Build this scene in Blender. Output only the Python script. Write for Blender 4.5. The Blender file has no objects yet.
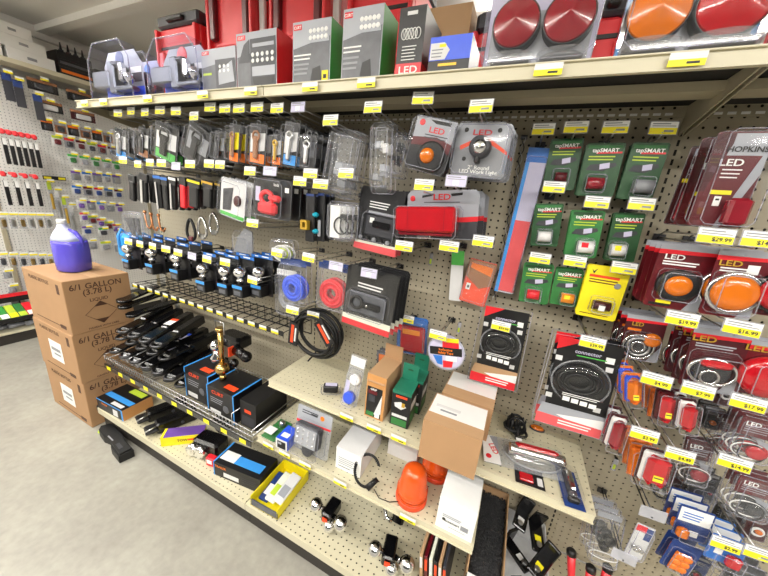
import bpy, math, random
from mathutils import Vector, Matrix
random.seed(7)
SC = bpy.context.scene
COL = SC.collection
PI = math.pi

# ---------------------------------------------------------------- camera, light, exposure
cd = bpy.data.cameras.new('camera'); co = bpy.data.objects.new('camera', cd); COL.objects.link(co)
cd.sensor_width = 36.0; cd.lens = 299.1066 / 768 * 36.0; cd.clip_start = 0.02; cd.clip_end = 60
R_ = (0.903134, 0.41945, 0.091708); U_ = (-0.19723, 0.215566, 0.956364); W_ = (-0.381378, 0.881813, -0.277413)
co.matrix_world = Matrix(((R_[0], U_[0], -W_[0], 0.0), (R_[1], U_[1], -W_[1], -1.1934), (R_[2], U_[2], -W_[2], 1.5), (0, 0, 0, 1)))
SC.camera = co
vs = SC.view_settings
vs.view_transform = 'Standard'; vs.look = 'None'; vs.gamma = 1.0; vs.use_curve_mapping = False; vs.exposure = -0.42
wd = bpy.data.worlds.new('store_ambient'); SC.world = wd; wd.use_nodes = True
wd.node_tree.nodes['Background'].inputs[0].default_value = (1.0, 0.985, 0.96, 1)
wd.node_tree.nodes['Background'].inputs[1].default_value = 0.15
try:
    SC.cycles.transparent_max_bounces = 24; SC.cycles.max_bounces = 8; SC.cycles.sample_clamp_indirect = 4.0
    SC.cycles.caustics_reflective = False; SC.cycles.caustics_refractive = False
except Exception:
    pass
def area(name, loc, sx, sy, power, rot=(0, 0, 0), col=(1, 0.97, 0.92)):
    l = bpy.data.lights.new(name, 'AREA'); l.shape = 'RECTANGLE'; l.size = sx; l.size_y = sy; l.energy = power; l.color = col
    o = bpy.data.objects.new(name, l); COL.objects.link(o); o.location = loc; o.rotation_euler = rot
    return o
# strip fixtures (housings further down); the first is added to brighten the end wall
STRIPS = [(-3.1, -0.75), (-4.0, -2.6), (-1.3, -2.0), (1.4, -2.0), (-3.0, -4.2), (0.4, -4.2), (3.2, -4.2), (0.75, 1.15)]
for sx_, sy_ in STRIPS:
    area('strip_light_glow', (sx_, sy_, 2.49), 2.3, 0.16, 104 if sy_ < -1.5 else 70)
    area('ceiling_fill_upglow', (sx_, sy_, 2.605), 2.3, 0.12, 46, (PI, 0, 0))  # added upward fill that brightens the ceiling and wall

# ---------------------------------------------------------------- materials
def lin(h):
    if isinstance(h, str):
        v = [int(h[i:i + 2], 16) / 255 for i in (0, 2, 4)]
    else:
        v = h
    return tuple(((c / 12.92) if c <= 0.04045 else ((c + 0.055) / 1.055) ** 2.4) for c in v) + (1.0,)
MATS = {}
def M(name, col=None, rough=0.5, metal=0.0, var=0.06, scale=40.0, bump=0.0, coat=0.0, trans=0.0, emit=0.0):
    """principled material whose colour is broken up by procedural noise"""
    if col is None or name in MATS:
        return MATS[name]
    m = bpy.data.materials.new(name); m.use_nodes = True; MATS[name] = m
    nt = m.node_tree; b = nt.nodes['Principled BSDF']
    c = lin(col)
    tc = nt.nodes.new('ShaderNodeTexCoord'); nz = nt.nodes.new('ShaderNodeTexNoise')
    nz.inputs['Scale'].default_value = scale; nz.inputs['Detail'].default_value = 3
    nt.links.new(tc.outputs['Object'], nz.inputs['Vector'])
    rp = nt.nodes.new('ShaderNodeMapRange'); rp.inputs[3].default_value = 1 - var; rp.inputs[4].default_value = 1 + var
    nt.links.new(nz.outputs[0], rp.inputs[0])
    mx = nt.nodes.new('ShaderNodeVectorMath'); mx.operation = 'SCALE'; mx.inputs[0].default_value = c[:3]
    nt.links.new(rp.outputs[0], mx.inputs['Scale']); nt.links.new(mx.outputs[0], b.inputs['Base Color'])
    b.inputs['Roughness'].default_value = rough; b.inputs['Metallic'].default_value = metal
    if coat: b.inputs['Coat Weight'].default_value = coat
    if trans: b.inputs['Transmission Weight'].default_value = trans
    if emit:
        b.inputs['Emission Color'].default_value = c; b.inputs['Emission Strength'].default_value = emit
    if bump:
        bp = nt.nodes.new('ShaderNodeBump'); bp.inputs['Strength'].default_value = bump; bp.inputs['Distance'].default_value = 0.004
        nt.links.new(nz.outputs[0], bp.inputs['Height']); nt.links.new(bp.outputs[0], b.inputs['Normal'])
    return m
def clear(name, tint=(1, 1, 1), milk=0.006, rough=0.05, edge=0.45, crinkle=0.0):
    """thin clear plastic sheet: transparent, glossier at grazing angles, a little milkiness, optional crinkles"""
    m = bpy.data.materials.new(name); m.use_nodes = True; MATS[name] = m
    nt = m.node_tree; nt.nodes.clear(); N = nt.nodes.new; K = nt.links.new
    out = N('ShaderNodeOutputMaterial'); tr = N('ShaderNodeBsdfTransparent'); gl = N('ShaderNodeBsdfGlossy'); df = N('ShaderNodeBsdfDiffuse'); m1 = N('ShaderNodeMixShader'); m2 = N('ShaderNodeMixShader')
    lw = N('ShaderNodeLayerWeight'); pw = N('ShaderNodeMath'); pw.operation = 'POWER'; pw.inputs[1].default_value = 4.0; ma = N('ShaderNodeMath'); ma.operation = 'MULTIPLY_ADD'; ma.inputs[1].default_value = edge; ma.inputs[2].default_value = 0.035
    tr.inputs[0].default_value = tint + (1,); gl.inputs['Roughness'].default_value = rough; df.inputs[0].default_value = (0.8, 0.82, 0.85, 1); m2.inputs[0].default_value = milk
    if crinkle:
        tc = N('ShaderNodeTexCoord'); nz = N('ShaderNodeTexNoise'); bp = N('ShaderNodeBump')
        nz.inputs['Scale'].default_value = 38; nz.inputs['Detail'].default_value = 2; bp.inputs['Strength'].default_value = crinkle; bp.inputs['Distance'].default_value = 0.02
        K(tc.outputs['Object'], nz.inputs['Vector']); K(nz.outputs[0], bp.inputs['Height']); K(bp.outputs[0], gl.inputs['Normal']); K(bp.outputs[0], lw.inputs['Normal'])
    K(lw.outputs['Facing'], pw.inputs[0]); K(pw.outputs[0], ma.inputs[0]); K(ma.outputs[0], m1.inputs[0]); K(tr.outputs[0], m1.inputs[1]); K(gl.outputs[0], m1.inputs[2])
    K(m1.outputs[0], m2.inputs[1]); K(df.outputs[0], m2.inputs[2]); K(m2.outputs[0], out.inputs[0])
    return m
def perforated(name, col, pitch=0.0254, r=0.0032, axes=('X', 'Z'), rough=0.55):
    """painted steel punched with a square grid of holes (really see-through)"""
    m = M(name, col, rough, 0, 0.04, 6.0); nt = m.node_tree; b = nt.nodes['Principled BSDF']; out = nt.nodes['Material Output']
    tc = nt.nodes.new('ShaderNodeTexCoord'); sp = nt.nodes.new('ShaderNodeSeparateXYZ'); nt.links.new(tc.outputs['Object'], sp.inputs[0])
    ds = []
    for a in axes:
        pp = nt.nodes.new('ShaderNodeMath'); pp.operation = 'PINGPONG'; pp.inputs[1].default_value = pitch / 2
        nt.links.new(sp.outputs[a], pp.inputs[0]); ds.append(pp)
    cb = nt.nodes.new('ShaderNodeCombineXYZ'); nt.links.new(ds[0].outputs[0], cb.inputs[0]); nt.links.new(ds[1].outputs[0], cb.inputs[1])
    ln = nt.nodes.new('ShaderNodeVectorMath'); ln.operation = 'LENGTH'; nt.links.new(cb.outputs[0], ln.inputs[0])
    lt = nt.nodes.new('ShaderNodeMath'); lt.operation = 'LESS_THAN'; lt.inputs[1].default_value = r; nt.links.new(ln.outputs['Value'], lt.inputs[0])
    tr = nt.nodes.new('ShaderNodeBsdfTransparent'); mx = nt.nodes.new('ShaderNodeMixShader')
    nt.links.new(lt.outputs[0], mx.inputs[0]); nt.links.new(b.outputs[0], mx.inputs[1]); nt.links.new(tr.outputs[0], mx.inputs[2]); nt.links.new(mx.outputs[0], out.inputs[0])
    return m

perforated('peg_beige', 'a89f8a', r=0.0038); perforated('peg_white', 'e6e5e1', axes=('Y', 'Z'), r=0.004); perforated('deck_cream', 'cfc8ac', axes=('X', 'Y'), r=0.0036, rough=0.4)
M('cream', 'cfc8ae', 0.38, 0, 0.03, 8); M('cream_dark', 'a89f88', 0.5, 0, 0.04, 8); M('hollow_shade', '1c1a17', 0.9)  # the hollow colour paints in the shade inside openings
M('white_paint', 'e2e0da', 0.6, 0, 0.05, 3); M('ceiling_panel', 'dedbd4', 0.8, 0, 0.05, 1.5); M('beam', 'dcd9d2', 0.7)
M('kick', '2a2622', 0.55, 0, 0.2, 12); M('steel', 'c9c9c9', 0.28, 1.0); M('steel_dim', '85888d', 0.35, 1.0); M('chrome', 'e6e6e8', 0.08, 1.0, 0.02); M('dark_steel', '4a4a4c', 0.35, 1.0); M('brass', 'c9a868', 0.25, 1.0)
M('white', 'f0f0ee', 0.5, 0, 0.03); M('off_white', 'dcdcdc', 0.5, 0, 0.05); M('yellow', 'f4e21a', 0.5, 0, 0.03); M('tag_yellow', 'f7ea24', 0.45, 0, 0.02); M('ink', '2b2b2b', 0.6)
M('black', '0f0f11', 0.45, 0, 0.15); M('black_gloss', '0c0c0e', 0.18, 0, 0.1); M('rubber', '0b0b0d', 0.55, 0, 0.2, 60, 0.1); M('black_card', '101013', 0.4, 0, 0.1)
M('charcoal', '33343a', 0.5); M('grey', '8d8f94', 0.45); M('silver_card', 'a3a6ae', 0.3, 0.1, 0.08, 18); M('photo_grey', '54565c', 0.35, 0, 0.5, 30)
M('red', 'd8202c', 0.38); M('red_plastic', 'e2363e', 0.35, 0, 0.04); M('red_dark', '5a0e17', 0.35, 0, 0.2, 25); M('maroon', '420c14', 0.35, 0, 0.25, 20); M('pink_red', 'e0585c', 0.4); M('red_lens', 'b40f1c', 0.1, 0, 0.1, 60, 0.15, 0.6); M('red_lens_dark', '8a1424', 0.1, 0, 0.12, 60, 0.15, 0.6); M('amber_lens', 'da7006', 0.1, 0, 0.1, 60, 0.15, 0.6); M('amber', 'ef8f1c', 0.35)
M('orange', 'f07a1c', 0.4); M('orange_red', 'e8481e', 0.4, 0, 0.1); M('beacon', 'ff6420', 0.12, 0, 0.06, 20, 0, 0.5, 0.3); M('mat_rubber', '2c2c2e', 0.8, 0, 0.3, 90, 0.4)
M('green', '2f8a3a', 0.4); M('green_dark', '1f4a26', 0.4, 0, 0.2, 30); M('green_mid', '2e7238', 0.4, 0, 0.15, 30); M('green_bright', '4fb04c', 0.4, 0, 0.1); M('green_teal', '1f7058', 0.4); M('lime', 'b7cf3a', 0.45)
M('blue', '1d4fd0', 0.35); M('blue_mid', '2a6cc0', 0.4); M('blue_light', '3a93e0', 0.4); M('blue_dark', '203a78', 0.4, 0, 0.1); M('blue_royal', '2a52d8', 0.35); M('teal', '1aa6bf', 0.4); M('purple', '6a4a9a', 0.4); M('lavender', 'c8c4de', 0.4)
M('cardboard', 'a8835e', 0.75, 0, 0.08, 12, 0.05); M('cardboard_light', 'b8946e', 0.75, 0, 0.06, 12); M('carton_ink', '4a2d1c', 0.7); M('kraft', 'c28b52', 0.7, 0, 0.08, 10)
M('skin_brown', '9a6a48', 0.5, 0, 0.3, 30); M('copper', 'c98a5c', 0.3, 0.9); M('foam', 'e9ead8', 0.6)
M('gold', 'c9a23a', 0.4, 0.5); M('concrete_dummy', '999999')
clear('clear'); clear('clear_bag', milk=0.05, rough=0.16, edge=0.6, crinkle=0.8); clear('clear_blue', (0.88, 0.89, 0.98), 0.004); clear('clear_milky', (0.92, 0.93, 0.95), 0.16, 0.15); clear('holder', (0.9, 0.9, 0.98), 0.3, 0.2); clear('smoke', (0.45, 0.46, 0.48), 0.05)
clear('edge_tint', (0.82, 0.82, 0.93), 0.22, 0.15); clear('jug_plastic', (0.95, 0.95, 1.0), 0.3, 0.25)

M('tube_glow', 'fffaf0', 0.4, emit=6.0)
def concrete():
    m = bpy.data.materials.new('concrete'); m.use_nodes = True; nt = m.node_tree; b = nt.nodes['Principled BSDF']; MATS['concrete'] = m
    tc = nt.nodes.new('ShaderNodeTexCoord')
    n1 = nt.nodes.new('ShaderNodeTexNoise'); n1.inputs['Scale'].default_value = 2.2; n1.inputs['Detail'].default_value = 8; n1.inputs['Roughness'].default_value = 0.62
    n2 = nt.nodes.new('ShaderNodeTexNoise'); n2.inputs['Scale'].default_value = 30; n2.inputs['Detail'].default_value = 6
    for n in (n1, n2): nt.links.new(tc.outputs['Object'], n.inputs['Vector'])
    r = nt.nodes.new('ShaderNodeValToRGB'); e = r.color_ramp.elements
    e[0].position = 0.25; e[0].color = lin('86827a'); e[1].position = 0.72; e[1].color = lin('a5a398')
    nt.links.new(n1.outputs[0], r.inputs[0])
    mx = nt.nodes.new('ShaderNodeMix'); mx.data_type = 'RGBA'; mx.blend_type = 'OVERLAY'; mx.inputs[0].default_value = 0.22
    nt.links.new(r.outputs[0], mx.inputs[6]); nt.links.new(n2.outputs[0], mx.inputs[7]); nt.links.new(mx.outputs[2], b.inputs['Base Color'])
    b.inputs['Roughness'].default_value = 0.42
concrete()

# ---------------------------------------------------------------- mesh builder
class B:
    def __init__(s): s.v = []; s.f = []; s.m = []; s.sm = []; s.x = Matrix.Identity(4)
    def at(s, loc=(0, 0, 0), rot=(0, 0, 0)):
        s.x = Matrix.Translation(loc) @ Matrix.Rotation(rot[2], 4, 'Z') @ Matrix.Rotation(rot[1], 4, 'Y') @ Matrix.Rotation(rot[0], 4, 'X'); return s
    def add(s, vs, fs, m=0, smooth=False):
        k = len(s.v); s.v += [tuple(s.x @ Vector(p)) for p in vs]
        for f in fs: s.f.append([i + k for i in f]); s.m.append(m); s.sm.append(smooth)
        return s
    def box(s, c, d, m=0, bev=0.0, taper=1.0):
        x, y, z = d[0] / 2, d[1] / 2, d[2] / 2
        if bev <= 0:
            t = taper
            vs = [(c[0] + a * x * (t if e > 0 else 1), c[1] + b * y * (t if e > 0 else 1), c[2] + e * z) for e in (-1, 1) for a, b in ((-1, -1), (1, -1), (1, 1), (-1, 1))]
            return s.add(vs, [(3, 2, 1, 0), (4, 5, 6, 7), (0, 1, 5, 4), (1, 2, 6, 5), (2, 3, 7, 6), (3, 0, 4, 7)], m)
        g = min(bev, x * .9, y * .9, z * .9); vs = []; 
        for e, k in ((-z, g), (-z + g, 0), (z - g, 0), (z, g)):
            X, Yq = x - k, y - k
            for a, b in ((-1, -1), (1, -1), (1, 1), (-1, 1)):
                # two verts per corner: chamfer
                if a * b > 0: pr = ((a * X, b * (Yq - g)), (a * (X - g), b * Yq))
                else: pr = ((a * (X - g), b * Yq), (a * X, b * (Yq - g)))
                if (a, b) == (-1, -1): pr = ((-X, -(Yq - g)), (-(X - g), -Yq))
                if (a, b) == (1, -1): pr = ((X - g, -Yq), (X, -(Yq - g)))
                if (a, b) == (1, 1): pr = ((X, Yq - g), (X - g, Yq))
                if (a, b) == (-1, 1): pr = ((-(X - g), Yq), (-X, Yq - g))
                for q in pr: vs.append((c[0] + q[0], c[1] + q[1], c[2] + e))
        fs = [tuple(range(7, -1, -1)), tuple(range(24, 32))]
        for l in range(3):
            for i in range(8):
                j = (i + 1) % 8; fs.append((l * 8 + i, l * 8 + j, (l + 1) * 8 + j, (l + 1) * 8 + i))
        return s.add(vs, fs, m)
    def cyl(s, p0, p1, r, n=12, m=0, r2=None, cap=True):
        p0, p1 = Vector(p0), Vector(p1); r2 = r if r2 is None else r2; d = (p1 - p0).normalized()
        u = d.orthogonal().normalized(); w = d.cross(u)
        vs = [tuple(p + (u * math.cos(2 * PI * i / n) + w * math.sin(2 * PI * i / n)) * q) for p, q in ((p0, r), (p1, r2)) for i in range(n)]
        s.add(vs, [(i, (i + 1) % n, n + (i + 1) % n, n + i) for i in range(n)], m, True)
        if cap:
            k = len(s.v)
            s.f += [[k - 2 * n + i for i in range(n - 1, -1, -1)], [k - n + i for i in range(n)]]; s.m += [m, m]; s.sm += [False, False]
        return s
    def tube(s, pts, r, n=6, m=0, closed=False):
        P = [Vector(p) for p in pts]; L = len(P); rings = []; u = None
        for i in range(L):
            a = P[(i - 1) % L] if (i > 0 or closed) else P[i]; b = P[(i + 1) % L] if (i < L - 1 or closed) else P[i]
            d = (b - a); d = d.normalized() if d.length > 1e-9 else Vector((0, 0, 1))
            u = d.orthogonal().normalized() if u is None else (u - d * u.dot(d)).normalized()
            w = d.cross(u); rings.append([tuple(P[i] + (u * math.cos(2 * PI * k / n) + w * math.sin(2 * PI * k / n)) * r) for k in range(n)])
        vs = [p for q in rings for p in q]; fs = []
        for i in range(L if closed else L - 1):
            j = (i + 1) % L
            for k in range(n): fs.append((i * n + k, i * n + (k + 1) % n, j * n + (k + 1) % n, j * n + k))
        if not closed: fs += [tuple(range(n - 1, -1, -1)), tuple((L - 1) * n + k for k in range(n))]
        return s.add(vs, fs, m, True)
    def lathe(s, prof, c=(0, 0, 0), n=20, m=0, axis='z', sx=1.0, sy=1.0):
        """prof: (radius, height) pairs turned about an axis ('z' up, 'y' outwards towards -y)"""
        vs = []; L = len(prof)
        for r, h in prof:
            for i in range(n):
                a = 2 * PI * i / n; x, y = r * math.cos(a) * sx, r * math.sin(a) * sy
                vs.append((c[0] + x, c[1] + y, c[2] + h) if axis == 'z' else (c[0] + x, c[1] - h, c[2] + y))
        fs = [(l * n + i, l * n + (i + 1) % n, (l + 1) * n + (i + 1) % n, (l + 1) * n + i) for l in range(L - 1) for i in range(n)]
        s.add(vs, fs, m, True)
        k = len(s.v) - L * n
        if prof[0][0] > 1e-6: s.f.append([k + i for i in range(n - 1, -1, -1)]); s.m.append(m); s.sm.append(False)
        if prof[-1][0] > 1e-6: s.f.append([k + (L - 1) * n + i for i in range(n)]); s.m.append(m); s.sm.append(False)
        return s
    def ball(s, c, r, n=14, m=0, sc=(1, 1, 1)):
        vs = []; h = n // 2
        for j in range(h + 1):
            t = PI * j / h
            for i in range(n): vs.append((c[0] + r * sc[0] * math.sin(t) * math.cos(2 * PI * i / n), c[1] + r * sc[1] * math.sin(t) * math.sin(2 * PI * i / n), c[2] - r * sc[2] * math.cos(t)))
        return s.add(vs, [(j * n + i, j * n + (i + 1) % n, (j + 1) * n + (i + 1) % n, (j + 1) * n + i) for j in range(h) for i in range(n)], m, True)
    def prism(s, poly, y0, y1, m=0, plane='xz'):
        """polygon in x,z (counter-clockwise seen from the front) extruded from y0 (front) to y1, or in x,y from z0 to z1"""
        n = len(poly)
        if plane == 'xz': vs = [(p[0], y, p[1]) for y in (y0, y1) for p in poly]
        elif plane == 'yz': vs = [(y, p[0], p[1]) for y in (y0, y1) for p in poly]
        else: vs = [(p[0], p[1], y) for y in (y0, y1) for p in poly]
        fs = [tuple(range(n)), tuple(range(2 * n - 1, n - 1, -1))] + [(i, n + i, n + (i + 1) % n, (i + 1) % n) for i in range(n)]
        return s.add(vs, fs, m)
    def torus(s, c, R, r, n=28, k=8, m=0, axis='y', sx=1.0, sz=1.0):
        pts = []
        for i in range(n):
            a = 2 * PI * i / n; x, z = R * math.cos(a) * sx, R * math.sin(a) * sz
            pts.append((c[0] + x, c[1], c[2] + z) if axis == 'y' else ((c[0] + x, c[1] + z, c[2]) if axis == 'z' else (c[0], c[1] + x, c[2] + z)))
        return s.tube(pts, r, k, m, True)
    def build(s, name, mats, parent=None, loc=None):
        me = bpy.data.meshes.new(name); me.from_pydata(s.v, [], s.f)
        for q in (mats if isinstance(mats, (list, tuple)) else [mats]): me.materials.append(MATS[q])
        me.polygons.foreach_set('material_index', s.m); me.polygons.foreach_set('use_smooth', s.sm)
        me.update(); return link(name, me, parent, loc)
def link(name, data, parent=None, loc=None):
    o = bpy.data.objects.new(name, data); COL.objects.link(o)
    if parent: o.parent = parent
    if loc: o.location = loc
    return o
def thing(name, label, cat, loc=(0, 0, 0), rot=(0, 0, 0), group=None):
    o = bpy.data.objects.new(name, None); o.empty_display_size = 0.05; COL.objects.link(o)
    o.location = loc; o.rotation_euler = rot; o['label'] = label; o['category'] = cat
    if group: o['group'] = group
    return o
def tag(o, label, cat, group=None):
    o['label'] = label; o['category'] = cat
    if group: o['group'] = group
    return o
def structure(o): o['kind'] = 'structure'; return o
def copy_tree(o, parent=None):
    c = o.copy(); COL.objects.link(c)
    if parent: c.parent = parent
    for ch in KIDS(o): copy_tree(ch, c)
    return c
def KIDS(o): return list(o.children)
def box(name, c, d, mat, parent=None, bev=0.0): return B().box(c, d, 0, bev).build(name, mat, parent)
TXT = {}
def text(s, size, mat, parent, loc, rot=(PI / 2, 0, 0), name='lettering', align='CENTER', sx=1.0):
    key = (s, round(size, 4), mat, align)
    if key not in TXT:
        cu = bpy.data.curves.new(name, 'FONT'); cu.body = s; cu.size = size; cu.align_x = align; cu.align_y = 'CENTER'; cu.resolution_u = 3; cu.extrude = 0.00015; cu.space_line = 0.8; cu.offset = size * 0.016
        tmp = bpy.data.objects.new(name, cu); me = bpy.data.meshes.new_from_object(tmp); me.name = name; me.materials.clear(); me.materials.append(MATS[mat]); TXT[key] = me
        bpy.data.objects.remove(tmp); bpy.data.curves.remove(cu)
    o = link(name, TXT[key], parent, loc); o.rotation_euler = rot; o.scale = (sx, 1, 1); return o

# ---------------------------------------------------------------- the room
structure(box('floor', (-1.0, -2, -0.025), (14, 12, 0.05), 'concrete'))
CEIL = 2.75
ce = structure(box('ceiling', (-1.0, -1, CEIL + 0.05), (14, 12, 0.1), 'ceiling_panel'))
for k in range(14):
    box('rib', (-1.0, -5.96 + k * 0.8, CEIL - 0.02), (14, 0.09, 0.06), 'beam', ce)
wl = structure(box('wall_left', (-4.47, -1, 1.4), (0.1, 12, 2.8), 'white_paint'))
structure(box('wall_back', (-1.0, 4.05, 1.4), (14, 0.1, 2.8), 'white_paint'))
structure(box('wall_right', (5.95, -1, 1.4), (0.1, 10, 2.8), 'white_paint'))
structure(box('trim_1', (-4.40, -1, CEIL - 0.08), (0.05, 12, 0.05), 'beam'))
for i, (x_, y_) in enumerate(STRIPS):  # the fixture by the end wall is added, unseen, to light it
    fx = thing('strip_light', 'long white strip light fixture on the ceiling above the %s' % ('aisle' if y_ in (-2.0, -0.75) else 'red tool boxes' if y_ > 0 else 'open floor'), 'light fixture', (x_, y_, 2.55), group='ceiling strip lights')
    box('housing', (0, 0, 0.0), (2.4, 0.2, 0.08), 'white', fx)
    for s in (-1, 1): B().cyl((s * .8, 0, .04), (s * .8, 0, CEIL - 2.55), .004, 6).build('hanger_rod', 'steel', fx)
    for s in (-1, 1):
        B().cyl((-1.15, s * 0.05, -0.052), (1.15, s * 0.05, -0.052), 0.013, 10).build('tube', 'tube_glow' if 'tube_glow' in MATS else 'white', fx)

# ---------------------------------------------------------------- main gondola: pegboard run with 48 inch bays
BX = [-2.126, -0.888, 0.35, 1.588]
gd = thing('pegboard_gondola', 'long beige pegboard gondola shelving run with slotted uprights and black kick base', 'shelving', (0, 0, 0))
for i in range(3):
    x0, x1 = BX[i] + 0.016, BX[i + 1] - 0.016
    # the perforated sheet: object coordinates start on a hole
    k = round(((x0 + x1) / 2 - 0.0127) / 0.0254) * 0.0254 + 0.0127
    o = B().box(((x0 + x1) / 2 - k, 0, 0), (x1 - x0, 0.003, 1.72)).build('pegboard_panel', 'peg_beige', gd); o.location = (k, 0, 1.0127)
box('cavity_panel', (-0.27, 0.035, 1.0), (3.72, 0.004, 1.76), 'hollow_shade', gd)
for x in BX:
    b = B().box((x, 0.012, 1.0), (0.032, 0.03, 1.84)); b.build('upright', 'cream_dark', gd)
    b = B()
    for k in range(70): b.box((x, -0.0029, 0.16 + k * 0.0254), (0.006, 0.0008, 0.016))
    b.build('slot_strip', 'hollow_shade', gd)['kind'] = 'stuff'
for i in range(3):
    x0, x1 = BX[i], BX[i + 1]
    k = round((x0 + x1) / 2 / 0.0254) * 0.0254
    o = B().box(((x0 + x1) / 2 - k, 0.0, 0), (x1 - x0 - 0.004, 0.475, 0.003)).build('base_deck', 'deck_cream', gd); o.location = (k, -0.2375, 0.14)
    box('deck_lip', ((x0 + x1) / 2, -0.476, 0.121), (x1 - x0 - 0.004, 0.004, 0.038), 'cream', gd)
    box('deck_shadow_pan', ((x0 + x1) / 2, -0.236, 0.134), (x1 - x0 - 0.004, 0.46, 0.004), 'hollow_shade', gd)  # dark sheet added under the deck to put shade in its holes
    box('kick_plate', ((x0 + x1) / 2, -0.452, 0.051), (x1 - x0 - 0.003, 0.006, 0.102), 'kick', gd)
box('base_end', (-2.124, -0.23, 0.06), (0.004, 0.44, 0.12), 'kick', gd)
box('end_bumper', (-2.132, -0.468, 0.13), (0.012, 0.02, 0.04), 'black', gd, 0.006)

def steel_shelf(label, x0, x1, z, y1, lip=0.034, y0=-0.01, channel=True, perf='deck_cream', name='steel_shelf'):
    """z = underside of the front lip"""
    t = thing(name, label, 'shelf', ((x0 + x1) / 2, y0, z))
    k = ((x0 + x1) / 2) % 0.0254
    d = y0 - y1; w = x1 - x0 - 0.004
    box('deck', (0, -d / 2, lip - 0.002), (w, d, 0.003), perf, t)
    box('shelf_shadow_pan', (0, -d / 2, lip - 0.0075), (w - 0.002, d - 0.006, 0.003), 'hollow_shade', t)  # added dark pan, makes the perforations read as shaded
    box('front_lip', (0, -d, lip / 2), (w, 0.004, lip), 'cream', t)
    box('price_channel', (0, -d - 0.004, lip - 0.002), (w, 0.008, 0.003), 'cream', t)
    box('channel_foot', (0, -d - 0.004, 0.002), (w, 0.009, 0.003), 'cream', t)
    for s in (-1, 1):
        xx = s * (w / 2 - 0.004)
        B().prism([(-d + 0.004, 0.006), (0, -0.05), (0, 0.03), (-d + 0.004, 0.03)], xx - 0.0015, xx + 0.0015, 0, 'yz').build('bracket', 'cream_dark', t)
    return t
TOPZ = 1.802
for i, nm in enumerate(('above the hitch ball packs', 'above the green tape cards', 'above the maroon light packs')):
    s = steel_shelf('cream steel top shelf bay ' + nm, BX[i], BX[i + 1], TOPZ, -0.325, 0.034, perf='cream')
    w = BX[i + 1] - BX[i] - 0.004
    box('under_stiffener', (0, -0.16, 0.012), (w, 0.06, 0.02), 'cream_dark', s)
    b = B()
    for k in range(44): b.box((-w / 2 + 0.03 + k * 0.027, -0.006, 0.004), (0.017, 0.002, 0.006))
    b.build('lit_slot_row', 'white', s)['kind'] = 'stuff'  # white dashes painted in for light coming through the slots
    box('rear_flange', (0, -0.003, 0.006), (w, 0.004, 0.02), 'cream_dark', s)
rear = steel_shelf('cream steel top shelf of the next aisle carrying red tool boxes', BX[0], BX[3], TOPZ, 0.07, 0.034, 0.5, perf='cream')
SMZ = 0.668
steel_shelf('cream perforated small shelf holding the brown cartons', BX[1], BX[2], SMZ, -0.325)
MDZ = 0.425
steel_shelf('cream perforated low shelf holding the orange beacon and white boxes', BX[1], 0.06, MDZ, -0.395)

# black wire rack over the hitch receivers
WZ_ = 0.872
t = thing('wire_rack', 'black wire grid rack with a row of yellow price tags along its front rail', 'rack', (0, 0, 0))
b = B()
x0, x1 = BX[0] + 0.02, BX[1] - 0.02
for y in (-0.02, -0.08, -0.145, -0.21): b.cyl((x0, y, WZ_), (x1, y, WZ_), 0.0028, 6)
for k in range(23):
    x = x0 + (x1 - x0) * k / 22; b.tube([(x, -0.006, WZ_ - 0.08), (x, -0.01, WZ_ + 0.003), (x, -0.212, WZ_ + 0.003), (x, -0.214, WZ_ - 0.02)], 0.0022, 5)
b.cyl((x0, -0.008, WZ_ - 0.08), (x1, -0.008, WZ_ - 0.08), 0.0028, 6)
b.build('wire_grid', 'black', t)
box('front_rail', ((x0 + x1) / 2, -0.216, WZ_ - 0.002), (x1 - x0, 0.003, 0.024), 'black', t)
for k in range(16):
    x = x0 + 0.035 + k * (x1 - x0 - 0.06) / 15.3
    b = B().box((x, -0.2185, WZ_ + 0.004), (0.044, 0.0015, 0.012)).box((x, -0.2185, WZ_ - 0.006), (0.044, 0.0015, 0.010), 1)
    b.build('price_tag', ['white', 'tag_yellow'], t)
# chrome wire basket shelf with a clear ticket strip
t = thing('wire_basket_shelf', 'chrome wire basket shelf with black and yellow ticket strip holding hitch receivers', 'shelf', (0, 0, 0))
BKZ, BKY = 0.415, -0.405
b = B()
for k in range(52):
    x = x0 + (x1 - x0) * k / 51; b.tube([(x, -0.01, BKZ), (x, BKY, BKZ), (x, BKY - 0.004, BKZ + 0.06)], 0.0018, 5)
for y, z in ((-0.02, 0), (-0.13, 0), (-0.26, 0), (BKY, 0), (BKY - 0.002, 0.03), (BKY - 0.004, 0.06)): b.cyl((x0, y, BKZ + z - 0.003), (x1, y, BKZ + z - 0.003), 0.0026, 6)
for x in (x0, x1):
    for z in (0.03, 0.06): b.cyl((x, -0.01, BKZ + z), (x, BKY, BKZ + z), 0.0024, 6)
b.build('wire_basket', 'steel', t)
box('ticket_strip', ((x0 + x1) / 2, BKY - 0.009, BKZ - 0.012), (x1 - x0, 0.003, 0.03), 'black', t)
box('strip_cover', ((x0 + x1) / 2, BKY - 0.012, BKZ - 0.012), (x1 - x0, 0.001, 0.032), 'clear', t)
for k in range(10):
    x = x0 + 0.05 + k * 0.122
    B().box((x, BKY - 0.0125, BKZ - 0.007), (0.04, 0.001, 0.010)).box((x, BKY - 0.0125, BKZ - 0.018), (0.04, 0.001, 0.012), 1).build('price_tag', ['tag_yellow', 'tag_yellow'], t)
for x in (-1.04,): # wire divider
    B().tube([(x, -0.02, BKZ + 0.003), (x, -0.02, BKZ + 0.09), (x, BKY + 0.002, BKZ + 0.09), (x, BKY + 0.002, BKZ + 0.003)], 0.0022, 6).build('divider_wire', 'steel', t)

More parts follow.
